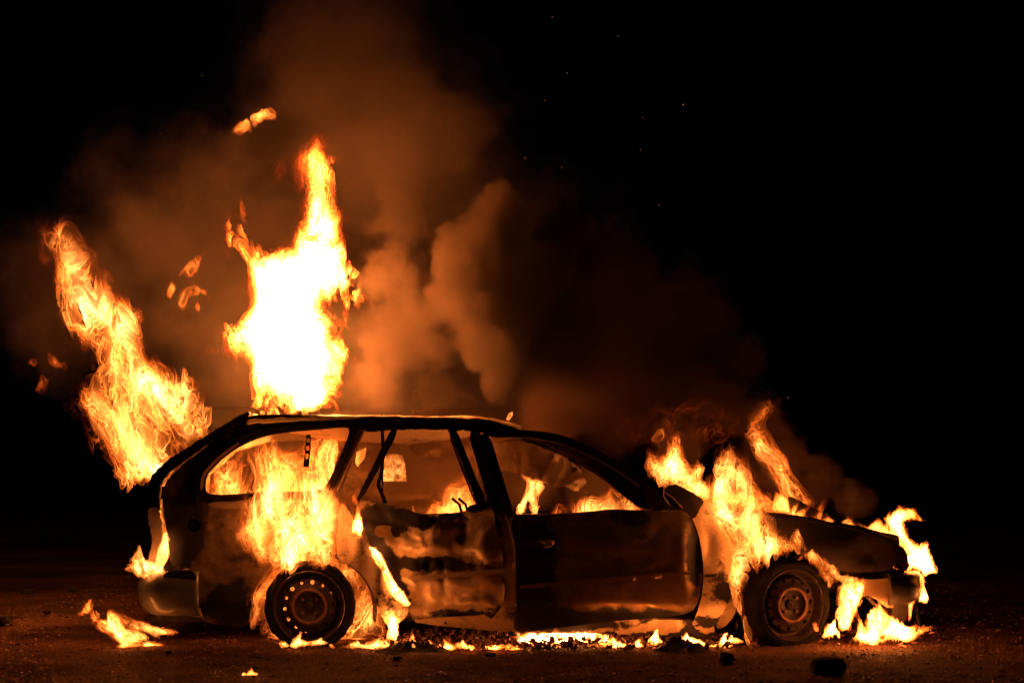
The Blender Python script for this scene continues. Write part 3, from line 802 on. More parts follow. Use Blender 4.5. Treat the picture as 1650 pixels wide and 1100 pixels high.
# --- wheels
def wheel(loc, yaw, tyre_r, squash):
    w = bpy.data.objects.new('wheel', None)
    COL.objects.link(w); w.parent = car
    # disc with its ring of round vent holes, in the wheel's own plane (x, z), y = out of the car is negative
    R = 0.182
    circ = [(R * math.cos(a), R * math.sin(a)) for a in np.linspace(0, 2 * math.pi, 64, endpoint=False)]
    holes = []
    for k in range(14):
        a = 2 * math.pi * k / 14 + 0.1; hr = 0.0092 + 0.002 * math.sin(k * 2.7)
        holes.append([(0.126 * math.cos(a) + hr * math.cos(b), 0.126 * math.sin(a) + hr * math.sin(b)) for b in np.linspace(0, 2 * math.pi, 12, endpoint=False)])
    V, T, bd = tri_mesh(np.array(circ) * 1000, [np.array(h) * 1000 for h in holes], 8.0)
    V = V / 1000
    r = np.hypot(V[:, 0], V[:, 1])
    y = np.interp(r, [0, 0.03, 0.05, 0.082, 0.092, 0.10, 0.115, 0.14, 0.150, 0.165, 0.172, 0.182], [0.03, 0.03, 0.028, 0.012, 0.0, 0.006, 0.016, 0.022, 0.05, 0.05, 0.0, -0.008])
    me = plate_mesh('rim', np.stack([V[:, 0], y, V[:, 1]], 1), T, bd, np.array([0, 0.006, 0]))
    rim = link('rim', me, M_RIM, w)
    def lathe(name, prof, mat, parent, seg=64, lump=0.0, seed=0):
        n = len(prof)
        P = []
        for k in range(seg):
            a = 2 * math.pi * k / seg
            for (rr, yy) in prof:
                P.append((rr * math.cos(a), yy, rr * math.sin(a)))
        P = np.array(P)
        if lump:
            d = fbm((P * 22).astype(np.float32), 4, seed) * lump
            l = np.hypot(P[:, 0], P[:, 2])[:, None] + 1e-6
            P = P + np.concatenate([P[:, :1] / l, np.zeros((len(P), 1)), P[:, 2:] / l], 1) * d[:, None]
        P[:, 2] = np.maximum(P[:, 2], -squash) if squash else P[:, 2]
        F = np.array([(k * n + i, k * n + (i + 1) % n, ((k + 1) % seg) * n + (i + 1) % n, ((k + 1) % seg) * n + i) for k in range(seg) for i in range(n)])
        m2 = mesh_from_arrays(name, P, F)
        bm = bmesh.new(); bm.from_mesh(m2); bmesh.ops.recalc_face_normals(bm, faces=bm.faces); bm.to_mesh(m2); bm.free()
        return link(name, m2, mat, parent)
    drum = lathe('brake_drum', [(0.001, 0.07), (0.118, 0.07), (0.122, 0.09), (0.118, 0.14), (0.001, 0.14)], M_SOOT, w, seg=40, lump=0.03, seed=77)
    drum.location = (0.018, 0.0, -0.03)
    lathe('rim_barrel', [(0.183, -0.010), (0.188, -0.010), (0.188, 0.15), (0.183, 0.15)], M_RIM, rim)
    lathe('hub', [(0.078, -0.004), (0.094, -0.004), (0.094, 0.004), (0.078, 0.010)], M_HUB, rim)
    lathe('hub_cap', [(0.001, 0.018), (0.022, 0.020), (0.026, 0.03), (0.001, 0.034)], M_RIM, rim, seg=24)
    for k in range(4):
        a = math.pi / 4 + k * math.pi / 2
        bolt = lathe('wheel_bolt', [(0.0005, 0.012), (0.009, 0.012), (0.010, 0.034), (0.0005, 0.034)], M_HUB, rim, seg=8)
        bolt.location = (0.05 * math.cos(a), 0.0, 0.05 * math.sin(a))
    lathe('tyre', [(0.186, 0.0), (tyre_r - 0.02, -0.020), (tyre_r - 0.004, -0.005), (tyre_r, 0.03), (tyre_r, 0.12), (tyre_r - 0.006, 0.155), (0.19, 0.150)], M_RUBBER, w, seg=96, lump=0.014, seed=int(yaw * 10) + 40)
    w.location = loc
    w.rotation_euler = (0, 0, yaw)
    return w
wheel(W(498, 977, 0.06), 0.0, 0.232, 0.0)
wheel(W(1277, 974, 0.10), math.radians(27), 0.232, 0.0)
wheel((W(498, 977, 0.06)[0], CARW - 0.06, W(498, 977, 0.06)[2]), math.pi, 0.232, 0.0)
wheel((W(1277, 974, 0.1)[0], CARW - 0.10, W(1277, 974, 0.10)[2]), math.pi + math.radians(27), 0.232, 0.0)

def lump_mesh(name, size, seed, amp=0.25, cuts=10, freq=6.0, rnd=0.55):
    """A broken block: a box with its faces cut up and beaten out of true."""
    bm = bmesh.new()
    bmesh.ops.create_cube(bm, size=1.0)
    bmesh.ops.subdivide_edges(bm, edges=bm.edges, cuts=cuts, use_grid_fill=True)
    P = np.array([v.co[:] for v in bm.verts])
    l = np.linalg.norm(P, axis=1)
    P = P * (1 - rnd + rnd * (0.62 / np.maximum(l, 0.3)))[:, None]
    P = P * np.array(size)
    q = (P * freq / max(size)).astype(np.float32)
    d = np.stack([fbm(q, 4, seed), fbm(q, 4, seed + 11), fbm(q, 4, seed + 23)], 1) * amp * min(size)
    P = P + d
    for v, p in zip(bm.verts, P): v.co = p
    me = bpy.data.meshes.new(name); bm.to_mesh(me); bm.free()
    me.polygons.foreach_set("use_smooth", [True] * len(me.polygons))
    return me
eng = link('engine', lump_mesh('engine', (0.42, 0.8, 0.34), 3, 0.45, 12), M_SOOT, car)
eng.location = (W(1345, 0)[0], 0.85, 0.42)
# ------------------------------------------------------------------ loose things on and round the car
def lump(name, px, py, size, seed, label, cat, y=None, mat=None, rot=(0, 0, 0), group=None, amp=0.35, cuts=6):
    if y is None:                                             # standing on the ground: depth from the pixel of its foot
        y = EYE_H * FPX / (py - HOR) - DIST
        z = size[2] * 0.42
    else:
        z = W(px, py, y)[2]
    o = link(name, lump_mesh(name, size, seed, amp, cuts), mat or M_CHAR)
    o.location = (W(px, py, y)[0], y, z); o.rotation_euler = rot
    return tag(o, label, cat, group)
slab = link('charred_slab', lump_mesh('charred_slab', (0.21, 0.30, 0.055), 8, 0.16, 8, rnd=0.1), M_SOOT)
slab.location = W(1303, 824, 0.42); slab.rotation_euler = (0.06, math.radians(27), 0.1)
tag(slab, "charred flat slab lying tilted on the bonnet among flames", "debris")
lump('charred_brick', 1334, 1084, (0.15, 0.09, 0.075), 21, "large dark brick-shaped lump on the ground below the front wheel", "debris", rot=(0, 0, 0.12), amp=0.22)
lump('charred_chunk', 1171, 1068, (0.055, 0.05, 0.05), 22, "dark angular chunk on the ground below the front wheel arch flame", "debris", rot=(0, 0.2, 0.5), amp=0.3)
lump('charred_chunk', 8, 1006, (0.075, 0.06, 0.055), 23, "black chunk on the ground at the far left edge of the picture", "debris", rot=(0, 0, 1.0))
lump('charred_chunk', 75, 988, (0.04, 0.03, 0.022), 24, "small black scrap lying left of the ground fire", "debris", rot=(0, 0, 0.4))
lump('charred_chunk', 45, 955, (0.08, 0.05, 0.03), 25, "flat dark lump far back on the ground at left", "debris", rot=(0, 0, 0.3))
lump('charred_chunk', 118, 952, (0.05, 0.05, 0.025), 26, "small dark lump far back behind the ground fire", "debris", rot=(0, 0, 0.9))
def heap(px, py, rx, ry, h, seed, label):
    y = EYE_H * FPX / (py - HOR) - DIST
    def fn(u, v):
        a = u * 2 * math.pi; q = np.stack([np.cos(a).ravel() * v.ravel() * 4, np.sin(a).ravel() * v.ravel() * 4, np.full(u.size, seed * 1.7)], 1).astype(np.float32)
        n = fbm(q, 5, seed, 0.65).reshape(u.shape)
        k = 1 + 0.5 * perlin(np.stack([np.cos(a).ravel() * 2, np.sin(a).ravel() * 2, np.full(u.size, seed + 0.5)], 1).astype(np.float32), seed).reshape(u.shape)
        z = h * (1 - v ** 1.5) * (0.75 + 1.7 * n)
        return rx * k * v * np.cos(a), ry * k * v * np.sin(a), np.maximum(z, -0.01)
    o = link('burnt_rubble_heap', grid_mesh('burnt_rubble_heap', fn, 72, 26), M_CHAR)
    o.location = (W(px, py, y)[0], y, 0.0)
    return tag(o, label, "debris")
heap(668, 1048, 0.17, 0.10, 0.05, 27, "low black heap of burnt rubble below the rear door")
heap(1098, 1047, 0.14, 0.09, 0.06, 28, "black heap of burnt rubble below the front edge of the front door")
lump('charred_chunk', 272, 1052, (0.03, 0.03, 0.015), 29, "tiny dark scrap beside the ground fire under the rear bumper", "debris")
lump('charred_chunk', 790, 1056, (0.05, 0.03, 0.015), 30, "thin dark flake on the ground below the rear door edge", "debris")
lump('charred_chunk', 1528, 1028, (0.04, 0.03, 0.02), 31, "small lump on the lit ground right of the car nose", "debris")
lump('charred_chunk', 640, 1062, (0.04, 0.035, 0.018), 32, "small dark piece in front of the black rubble heap", "debris")

# curled burnt scraps along the foot of the car
def scraps(name, n, xr, yr, smin, smax, seed, mat):
    r = np.random.default_rng(seed)
    V, F = [], []
    for k in range(n):
        s = r.uniform(smin, smax); a = r.uniform(0, 6.28); t = r.uniform(-0.9, 0.9); c = r.uniform(0.2, 1.4)
        o = np.array([r.uniform(*xr), r.uniform(*yr), 0.004 + r.random() ** 2 * 0.035])
        g = []
        for i in range(4):
            for j in range(3):
                u, v = i / 3 - 0.5, (j / 2 - 0.5) * (0.7 - 0.5 * abs(i / 3 - 0.5))
                p = np.array([u, v, c * u * u + 0.5 * v * r.uniform(-1, 1) + 0.12 * r.uniform(-1, 1)]) * s
                p = np.array([p[0] * math.cos(t) + p[2] * math.sin(t), p[1], -p[0] * math.sin(t) + p[2] * math.cos(t)])
                g.append(o + np.array([p[0] * math.cos(a) - p[1] * math.sin(a), p[0] * math.sin(a) + p[1] * math.cos(a), max(p[2], -o[2] + 0.003)]))
        b = len(V); V += g
        F += [(b + i * 3 + j, b + i * 3 + j + 1, b + i * 3 + j + 4, b + i * 3 + j + 3) for i in range(3) for j in range(2)]
    o = link(name, mesh_from_arrays(name, np.array(V), np.array(F)), mat)
    return tag(o, kind='stuff')
M_SCRAP = burnt_material('burnt_scrap', (0.45, 0.26, 0.14), (0.03, 0.02, 0.015), soot=0.48, scale=14, metallic=0.0, rough=(0.5, 0.9))
scraps('burnt_litter', 900, (W(600, 0)[0], W(1180, 0)[0]), (-0.22, 0.55), 0.015, 0.06, 5, M_SCRAP)

# sparks in the air
def ember_material():
    m, nt = new_mat('glowing_ember')
    out = N(nt, 'ShaderNodeOutputMaterial')
    e = N(nt, 'ShaderNodeEmission', inp={'Color': (1.0, 0.28, 0.06, 1), 'Strength': 0.4})
    nt.links.new(e.outputs[0], out.inputs['Surface'])
    return m
M_EMBER = ember_material()
ember0 = None
for k, (px, py) in enumerate([(595, 66), (890, 28), (996, 58), (914, 118), (1036, 190), (1101, 169), (1032, 242), (878, 162), (326, 122), (258, 215), (356, 213), (664, 175), (755, 166), (742, 598), (700, 628), (905, 270),
                              (178, 905), (172, 940), (196, 938), (1270, 640), (970, 560), (1062, 330), (846, 255)]):
    r = random.Random(k)
    if ember0 is None:
        me = bpy.data.meshes.new('ember'); bm = bmesh.new(); bmesh.ops.create_icosphere(bm, subdivisions=1, radius=0.0026)
        for v in bm.verts: v.co = v.co * r.uniform(0.7, 1.3)
        bm.to_mesh(me); bm.free()
        o = ember0 = link('ember', me, M_EMBER)
    else:
        o = ember0.copy(); COL.objects.link(o)
    o.location = W(px, py, r.uniform(0.2, 1.0)); o.rotation_euler = (r.random() * 3, r.random() * 3, 0); s = r.uniform(0.6, 1.3); o.scale = (s, s * 0.8, s * r.uniform(0.8, 1.8))
    tag(o, "tiny glowing spark drifting in the night air around the smoke", "spark", "sparks drifting around the smoke")
def tongues(x0, x1, base, lo, hi, step, seed, lean=0.0, slope=0.0, gap=0.25):
    """Outlines of ragged low flames standing on something between two photo columns: pools, gaps and a few tall tongues."""
    r = random.Random(seed); out = []; x = x0
    while x < x1:
        w = step * (0.4 + 2.2 * r.random() ** 2); h = lo + (hi - lo) * r.random() ** 2.2
        k = r.uniform(-0.5, 0.7) * h + lean * h
        b = base + slope * (x - x0) + r.uniform(-4, 3)
        if r.random() > gap:
            out.append([(x - 0.2 * w, b), (x + 0.15 * w, b - 0.4 * h), (x + 0.4 * w + k, b - h), (x + 0.62 * w + 0.4 * k, b - 0.45 * h), (x + 1.2 * w, b - 0.1 * h), (x + 1.5 * w, b + 2), (x + 0.5 * w, b + 4)])
        x += w * r.uniform(0.6, 1.5)
    return out

flame("tall white-hot column of flame rising from the roof",
      [[(455, 660), (452, 640), (418, 612), (399, 578), (366, 562), (369, 538), (392, 486), (384, 462), (390, 428), (364, 396), (395, 399), (420, 404), (461, 394), (482, 363), (484, 335), (470, 311), (477, 250), (512, 210), (534, 250), (528, 297), (538, 318), (550, 351), (548, 378), (560, 428), (570, 455), (534, 505), (538, 530), (532, 556), (556, 585), (537, 614), (544, 658)],
       [(440, 660), (428, 650), (421, 622), (428, 600), (436, 625), (446, 650)], [(538, 505), (560, 470), (574, 484), (560, 500)], [(352, 404), (358, 372), (368, 380), (362, 412)], [(390, 392), (398, 350), (408, 366), (400, 396)], [(440, 270), (455, 255), (470, 268), (458, 280)]],
      y=0.95, depth=0.28, R=46, vox=2.2, amp=0.8, freq=9.0, levels=(0.0, 0.3, 0.6), heat=(0.20, 0.70), cool=0.34, seed=1, mat=MAT_FLAME_HOT, tongue=0.55, tear=0.8, vary=0.45)
flame("broad leaning flame pouring out of the open tailgate",
      [[(247, 782), (208, 788), (190, 752), (164, 726), (147, 678), (126, 622), (158, 610), (158, 552), (105, 536), (96, 484), (100, 449), (92, 428), (60, 424), (72, 370), (120, 375), (153, 393), (180, 420), (186, 453), (202, 482), (208, 504), (248, 512), (232, 538), (238, 568), (264, 580), (286, 588), (312, 618), (302, 641), (325, 656), (334, 690), (286, 735)]],
      y=0.9, depth=0.25, R=34, vox=2.2, amp=0.85, freq=7.5, flow=108, levels=(0.0, 0.35), heat=(0.17, 0.38), cool=0.20, seed=2, vary=0.55, tongue=0.9, gain=0.5, tear=0.7, warp=0.9)
flame("flame licking up the rear wheel arch over the quarter panel",
      [[(418, 985), (408, 1008), (402, 960), (425, 925), (400, 890), (388, 860), (395, 810), (425, 770), (430, 725), (442, 700), (450, 740), (485, 765), (520, 770), (550, 795), (575, 800), (580, 820), (555, 850), (545, 900), (570, 905), (545, 912), (500, 908), (455, 920), (425, 955)]],
      y=-0.14, depth=0.11, R=20, vox=1.6, amp=0.95, freq=13.0, stretch=0.42, levels=(0.0, 0.4), heat=(0.20, 0.32), cool=0.08, seed=3, vary=0.55, tear=0.9, warp=1.0, gain=0.52)
flame("flame burning behind the rear wheel under its arch",
      [[(545, 905), (590, 930), (612, 985), (625, 1030), (580, 1036), (500, 1037), (455, 1035), (405, 1010), (402, 985), (412, 950), (440, 915), (490, 895)]],
      y=0.30, depth=0.06, R=24, vox=1.9, amp=0.85, freq=14.0, flow=60, levels=(0.0, 0.3), heat=(0.25, 0.22), cool=0.0, seed=4)
flame("low flames running along the ground at the foot of the rear wheel",
      tongues(450, 640, 1040, 6, 26, 24, 7, 0.6),
      y=-0.15, depth=0.08, R=9, vox=1.3, amp=0.8, freq=24.0, levels=(0.0, 0.3), heat=(0.5, 0.3), cool=0.0, seed=5)
flame("bright strip of flame along the bent rear wheel arch flare",
      [[(592, 880), (606, 885), (626, 914), (645, 945), (660, 974), (652, 978), (632, 960), (616, 932), (604, 908)]],
      y=-0.085, depth=0.025, R=7, vox=1.1, amp=0.6, freq=26.0, flow=120, levels=(0.0, 0.3), heat=(0.5, 0.3), cool=0.0, seed=6, mat=MAT_FLAME_BRIGHT)
flame("small forked white flame at the rear edge of the rear door",
      [[(564, 868), (567, 842), (572, 818), (567, 795), (578, 822), (586, 852), (582, 866), (574, 856)]],
      y=-0.07, depth=0.03, R=8, vox=1.2, amp=0.6, freq=22.0, levels=(0.0, 0.3), heat=(0.5, 0.4), cool=0.3, seed=7, mat=MAT_FLAME_BRIGHT)
flame("small white flame at the tip of the wheel arch flare",
      [[(622, 1030), (626, 985), (630, 970), (640, 990), (645, 1015), (640, 1032)]],
      y=-0.10, depth=0.03, R=9, vox=1.2, amp=0.7, freq=22.0, levels=(0.0, 0.3), heat=(0.5, 0.4), cool=0.3, seed=8, mat=MAT_FLAME_BRIGHT)
flame("fire filling the load space behind the rear side window",
      [[(310, 810), (325, 770), (345, 745), (385, 720), (420, 702), (450, 712), (500, 705), (540, 700), (560, 720), (545, 770), (525, 810), (420, 840), (340, 840)]],
      y=0.75, depth=0.30, R=38, vox=2.4, amp=0.85, freq=8.0, levels=(0.0, 0.35), heat=(0.16, 0.30), cool=0.25, seed=9, vary=0.45, tear=0.8)
flame("fire on the rear seat seen through the rear door window",
      [[(665, 850), (680, 815), (695, 795), (706, 800), (718, 770), (735, 775), (750, 745), (762, 770), (772, 815), (775, 850)]],
      y=0.8, depth=0.22, R=26, vox=2.0, amp=0.85, freq=10.0, levels=(0.0, 0.35), heat=(0.25, 0.30), cool=0.24, seed=10)
flame("fire beyond the far rear side windows of the car",
      [[(470, 820), (480, 720), (510, 700), (560, 705), (600, 712), (640, 715), (670, 740), (672, 830)]],
      y=1.75, depth=0.18, R=30, vox=2.6, amp=0.7, freq=8.0, levels=(0.0, 0.35), heat=(0.30, 0.28), cool=0.1, seed=11)
flame("two-legged pale flame hanging below the crumpled lining in the front window",
      [[(842, 766), (858, 772), (876, 768), (879, 785), (866, 800), (868, 830), (858, 832), (852, 808), (842, 822), (832, 830), (832, 812), (846, 796), (850, 782)]],
      y=0.7, depth=0.05, R=10, vox=1.3, amp=0.7, freq=18.0, levels=(0.0, 0.3), heat=(0.42, 0.3), cool=0.0, seed=12)
flame("low dim flames behind the front door sill near the dashboard",
      [[(884, 840), (900, 810), (915, 822), (940, 800), (965, 808), (985, 786), (1005, 800), (1030, 806), (1045, 840), (1030, 890), (900, 890)]],
      y=0.5, depth=0.12, R=18, vox=2.0, amp=0.95, freq=11.0, levels=(0.0, 0.35), heat=(0.26, 0.36), cool=0.15, seed=13)  # foot hidden behind the door, added to light the cabin smoke
flame("curling flame on the scuttle at the base of the windscreen",
      [[(1030, 748), (1040, 728), (1060, 738), (1078, 735), (1084, 700), (1100, 698), (1102, 732), (1115, 750), (1128, 738), (1142, 748), (1134, 772), (1152, 792), (1144, 806), (1105, 795), (1080, 775), (1062, 790), (1050, 772), (1040, 760)]],
      y=0.7, depth=0.14, R=20, vox=1.8, amp=0.85, freq=11.0, levels=(0.0, 0.35), heat=(0.34, 0.4), cool=0.25, seed=14, vary=0.45)
flame("tall bright flame wrapping the front wheel arch",
      [[(1145, 785), (1160, 735), (1175, 722), (1200, 745), (1225, 780), (1240, 820), (1255, 858), (1280, 872), (1310, 892), (1345, 928), (1338, 932), (1300, 900), (1265, 888), (1232, 905), (1210, 935), (1204, 965), (1208, 1000), (1222, 1038), (1195, 1034), (1190, 990), (1184, 950), (1172, 925), (1168, 885), (1150, 835)]],
      y=-0.15, depth=0.12, R=24, vox=1.6, amp=0.95, freq=12.0, stretch=0.42, levels=(0.0, 0.4), heat=(0.25, 0.36), cool=0.12, seed=15, vary=0.55, tear=0.9, warp=1.0, gain=0.52)
flame("tall dim orange flame standing behind the bonnet",
      [[(1205, 690), (1215, 662), (1240, 652), (1248, 660), (1236, 682), (1250, 700), (1264, 720), (1278, 750), (1290, 780), (1310, 805), (1280, 820), (1255, 805), (1245, 770), (1230, 740), (1212, 715)]],
      y=1.15, depth=0.12, R=20, vox=1.9, amp=0.9, freq=10.0, flow=112, levels=(0.0, 0.35), heat=(0.30, 0.32), cool=0.18, seed=16)
flame("row of short flames along the far edge of the bonnet",
      [[(1240, 822), (1250, 790), (1268, 800), (1275, 832)]] + tongues(1262, 1445, 842, 18, 50, 20, 12, 0.3, 0.17, 0.0) + tongues(1270, 1440, 843, 12, 34, 22, 13, 0.2, 0.17, 0.0),
      y=0.30, depth=0.18, R=7, vox=1.5, amp=0.95, freq=13.0, levels=(0.0, 0.35), heat=(0.33, 0.3), cool=0.14, seed=17, tear=0.6)
flame("curling flame climbing over the nose of the car",
      [[(1425, 838), (1448, 816), (1472, 818), (1485, 838), (1468, 836), (1455, 842), (1462, 862), (1480, 880), (1492, 880), (1500, 905), (1508, 918), (1490, 926), (1470, 915), (1448, 925), (1438, 905), (1455, 892), (1448, 870), (1436, 855)]],
      y=0.35, depth=0.09, R=11, vox=1.3, amp=0.85, freq=17.0, levels=(0.0, 0.3), heat=(0.34, 0.30), cool=0.10, seed=18, tear=0.9, mat=MAT_FLAME_BRIGHT)
flame("broken flames along the front edge of the front wheel arch under the wing",
      [[(1290, 898), (1310, 888), (1330, 905), (1352, 925), (1385, 930), (1396, 940), (1362, 945), (1340, 935), (1315, 912)], [(1350, 950), (1362, 932), (1376, 944), (1366, 975), (1352, 985)], [(1270, 872), (1282, 850), (1290, 868), (1300, 890), (1284, 892)]],
      y=-0.05, depth=0.04, R=9, vox=1.3, amp=1.0, freq=20.0, levels=(0.0, 0.3), heat=(0.36, 0.3), cool=0.1, seed=41, tear=0.8)
flame("ragged flames along the foot of the windscreen behind the scuttle",
      [[(1075, 800), (1085, 770), (1100, 785), (1112, 760), (1128, 780), (1140, 765), (1165, 760), (1180, 790), (1215, 780), (1240, 800), (1260, 812), (1250, 830), (1180, 825), (1110, 812)]],
      y=0.95, depth=0.14, R=16, vox=1.8, amp=1.0, freq=12.0, levels=(0.0, 0.35), heat=(0.25, 0.3), cool=0.2, seed=42, tear=0.7)
flame("dripping flame on the end of the bumper beam",
      [[(1480, 925), (1490, 922), (1489, 945), (1498, 962), (1492, 972), (1480, 968), (1484, 945)], [(1466, 965), (1474, 968), (1470, 992), (1462, 1004), (1464, 985)]],
      y=0.10, depth=0.03, R=6, vox=1.1, amp=0.8, freq=26.0, levels=(0.0, 0.3), heat=(0.40, 0.3), cool=0.0, seed=19, mat=MAT_FLAME_BRIGHT)
flame("spreading white fire on the ground in front of the front wheel",
      [[(1322, 1032), (1334, 1008), (1350, 1000), (1352, 1026)], [(1352, 1010), (1352, 958), (1362, 938), (1384, 936), (1396, 946), (1388, 975), (1376, 1000), (1366, 1020)], [(1372, 1034), (1384, 992), (1396, 1010), (1404, 985), (1420, 970), (1432, 990), (1450, 1006), (1490, 1012), (1478, 1022), (1452, 1034)], [(1440, 1032), (1490, 1010), (1512, 1016), (1470, 1026)], [(1312, 1022), (1308, 1006), (1316, 1000), (1320, 1020)]],
      y=-0.02, depth=0.12, R=13, vox=1.5, amp=0.85, freq=15.0, levels=(0.0, 0.3), heat=(0.32, 0.36), cool=0.26, seed=20, vary=0.45, tear=0.9, mat=MAT_FLAME_BRIGHT)
flame("bright fire on the ground under the front door",
      [[(840, 1042), (850, 1024), (900, 1012), (960, 1010), (972, 1030), (920, 1040)]] + tongues(826, 978, 1042, 14, 42, 16, 4, 0, 0, 0.1),
      y=0.16, depth=0.10, R=11, vox=1.4, amp=0.8, freq=18.0, levels=(0.0, 0.3), heat=(0.6, 0.4), cool=0.0, seed=21, mat=MAT_FLAME_BRIGHT)
flame("thin line of flames on the ground under the front sill",
      tongues(972, 1172, 1037, 5, 22, 26, 5),
      y=-0.08, depth=0.07, R=8, vox=1.3, amp=1.0, freq=22.0, levels=(0.0, 0.3), heat=(0.45, 0.3), cool=0.0, seed=22, mat=MAT_FLAME_BRIGHT)
for fx0, fx1, hh, sd_, lb in ((624, 692, 30, 6, "flickering flames in the litter beside the rear wheel arch flare tip"), (702, 762, 13, 7, "short flickering flames in the litter under the middle of the rear door"), (774, 830, 16, 8, "short flickering flames in the litter under the gap between the doors")):
    flame(lb, tongues(fx0, fx1, 1044, 6, hh * 1.6, 17, sd_, 0, 0, 0.1), y=-0.20, depth=0.08, R=8, vox=1.3, amp=0.8, freq=22.0, levels=(0.0, 0.3), heat=(0.45, 0.3), cool=0.15, seed=23 + sd_, mat=MAT_FLAME_BRIGHT)
flame("white flame at the broken tail lamp above the rear bumper",
      [[(206, 915), (216, 890), (226, 876), (234, 898), (250, 905), (260, 880), (264, 850), (272, 872), (274, 895), (264, 915), (258, 938), (246, 926), (222, 928)]],
      y=0.03, depth=0.05, R=9, vox=1.2, amp=0.8, freq=20.0, levels=(0.0, 0.3), heat=(0.5, 0.36), cool=0.1, seed=24)
flame("spreading ground fire behind the rear bumper",
      [[(130, 988), (141, 960), (147, 966), (143, 985), (136, 992)], [(158, 1008), (160, 992), (172, 1000), (180, 984), (192, 990), (205, 1010), (225, 1020), (238, 1034), (200, 1046), (182, 1046), (194, 1032), (178, 1018)],
       [(184, 984), (205, 992), (235, 1006), (286, 1017), (256, 1024), (222, 1016), (198, 1002)], [(180, 1049), (215, 1036), (262, 1043), (220, 1049)], [(150, 1002), (146, 972), (154, 985), (156, 1004)]],
      y=-0.05, depth=0.14, R=11, vox=1.4, amp=0.9, freq=15.0, flow=130, levels=(0.0, 0.3), heat=(0.34, 0.4), cool=0.26, seed=25, vary=0.45, tear=0.7)
flame("tiny lone flame on the ground in front of the car",
      [[(386, 1089), (392, 1081), (397, 1086), (405, 1075), (408, 1084), (422, 1089)]],
      y=-1.3, depth=0.04, R=5, vox=1.0, amp=1.0, freq=26.0, levels=(0.0, 0.3), heat=(0.55, 0.3), cool=0.2, seed=26)
flame("detached wisp of flame high above the roof column",
      [[(376, 214), (384, 204), (396, 192), (404, 200), (398, 212), (384, 216)], [(402, 196), (410, 182), (438, 178), (444, 188), (424, 196), (410, 204)]],
      y=0.95, depth=0.09, R=9, vox=1.3, amp=1.35, freq=17.0, tear=1.2, flow=30, levels=(0.0, 0.3), heat=(0.28, 0.16), cool=0.0, seed=27, warp=1.0, octaves=4)
flame("broken wisp of flame floating between the two big flames",
      [[(280, 452), (292, 436), (312, 414), (330, 405), (318, 440), (306, 448), (300, 436)], [(260, 472), (276, 450), (286, 460), (276, 480)], [(288, 488), (298, 464), (314, 462), (332, 464), (334, 482), (318, 478), (306, 484), (300, 506), (294, 500)], [(312, 498), (322, 488), (328, 496), (320, 512)]],
      y=0.95, depth=0.08, R=9, vox=1.2, amp=1.3, freq=16.0, tear=1.2, levels=(0.0, 0.35), heat=(0.16, 0.16), cool=0.0, seed=28, warp=1.0, octaves=4)
flame("faint wisp of flame drifting left of the tailgate flame",
      [[(40, 588), (48, 578), (62, 584), (52, 592)], [(70, 582), (78, 566), (92, 576), (100, 590), (88, 598), (80, 588)], [(98, 582), (108, 578), (110, 592), (102, 596)], [(58, 628), (66, 606), (80, 612), (76, 630), (66, 638)]],
      y=0.95, depth=0.07, R=8, vox=1.2, amp=1.25, freq=17.0, tear=1.1, levels=(0.0, 0.35), heat=(0.08, 0.16), cool=0.0, seed=29, warp=1.0, octaves=4)
flame("tiny flame on the front edge of the roof",
      [[(815, 674), (819, 666), (826, 658), (827, 667), (822, 675)]],
      y=0.35, depth=0.025, R=5, vox=1.0, amp=0.7, freq=30.0, levels=(0.0,), heat=(0.55, 0.2), cool=0.0, seed=30)
flame("dull red flame just above the scuttle flame, widened to stand for red-lit smoke",
      [[(985, 700), (1002, 655), (1030, 680), (1060, 650), (1090, 660), (1130, 640), (1190, 665), (1200, 700), (1140, 710), (1080, 720), (1030, 722), (1002, 715)]],
      y=1.2, depth=0.14, R=20, vox=2.6, amp=1.05, freq=9.0, levels=(0.0,), heat=(0.0, 0.10), cool=0.0, seed=32, vary=0.15)  # spread wider than the flame, its glow stands in for smoke lit red
flame("small orange lick of flame leaving the scuttle flame",
      [[(1046, 710), (1056, 694), (1068, 690), (1068, 704), (1056, 716)]],
      y=0.8, depth=0.04, R=8, vox=1.5, amp=0.9, freq=16.0, flow=50, levels=(0.0,), heat=(0.3, 0.25), cool=0.0, seed=33)
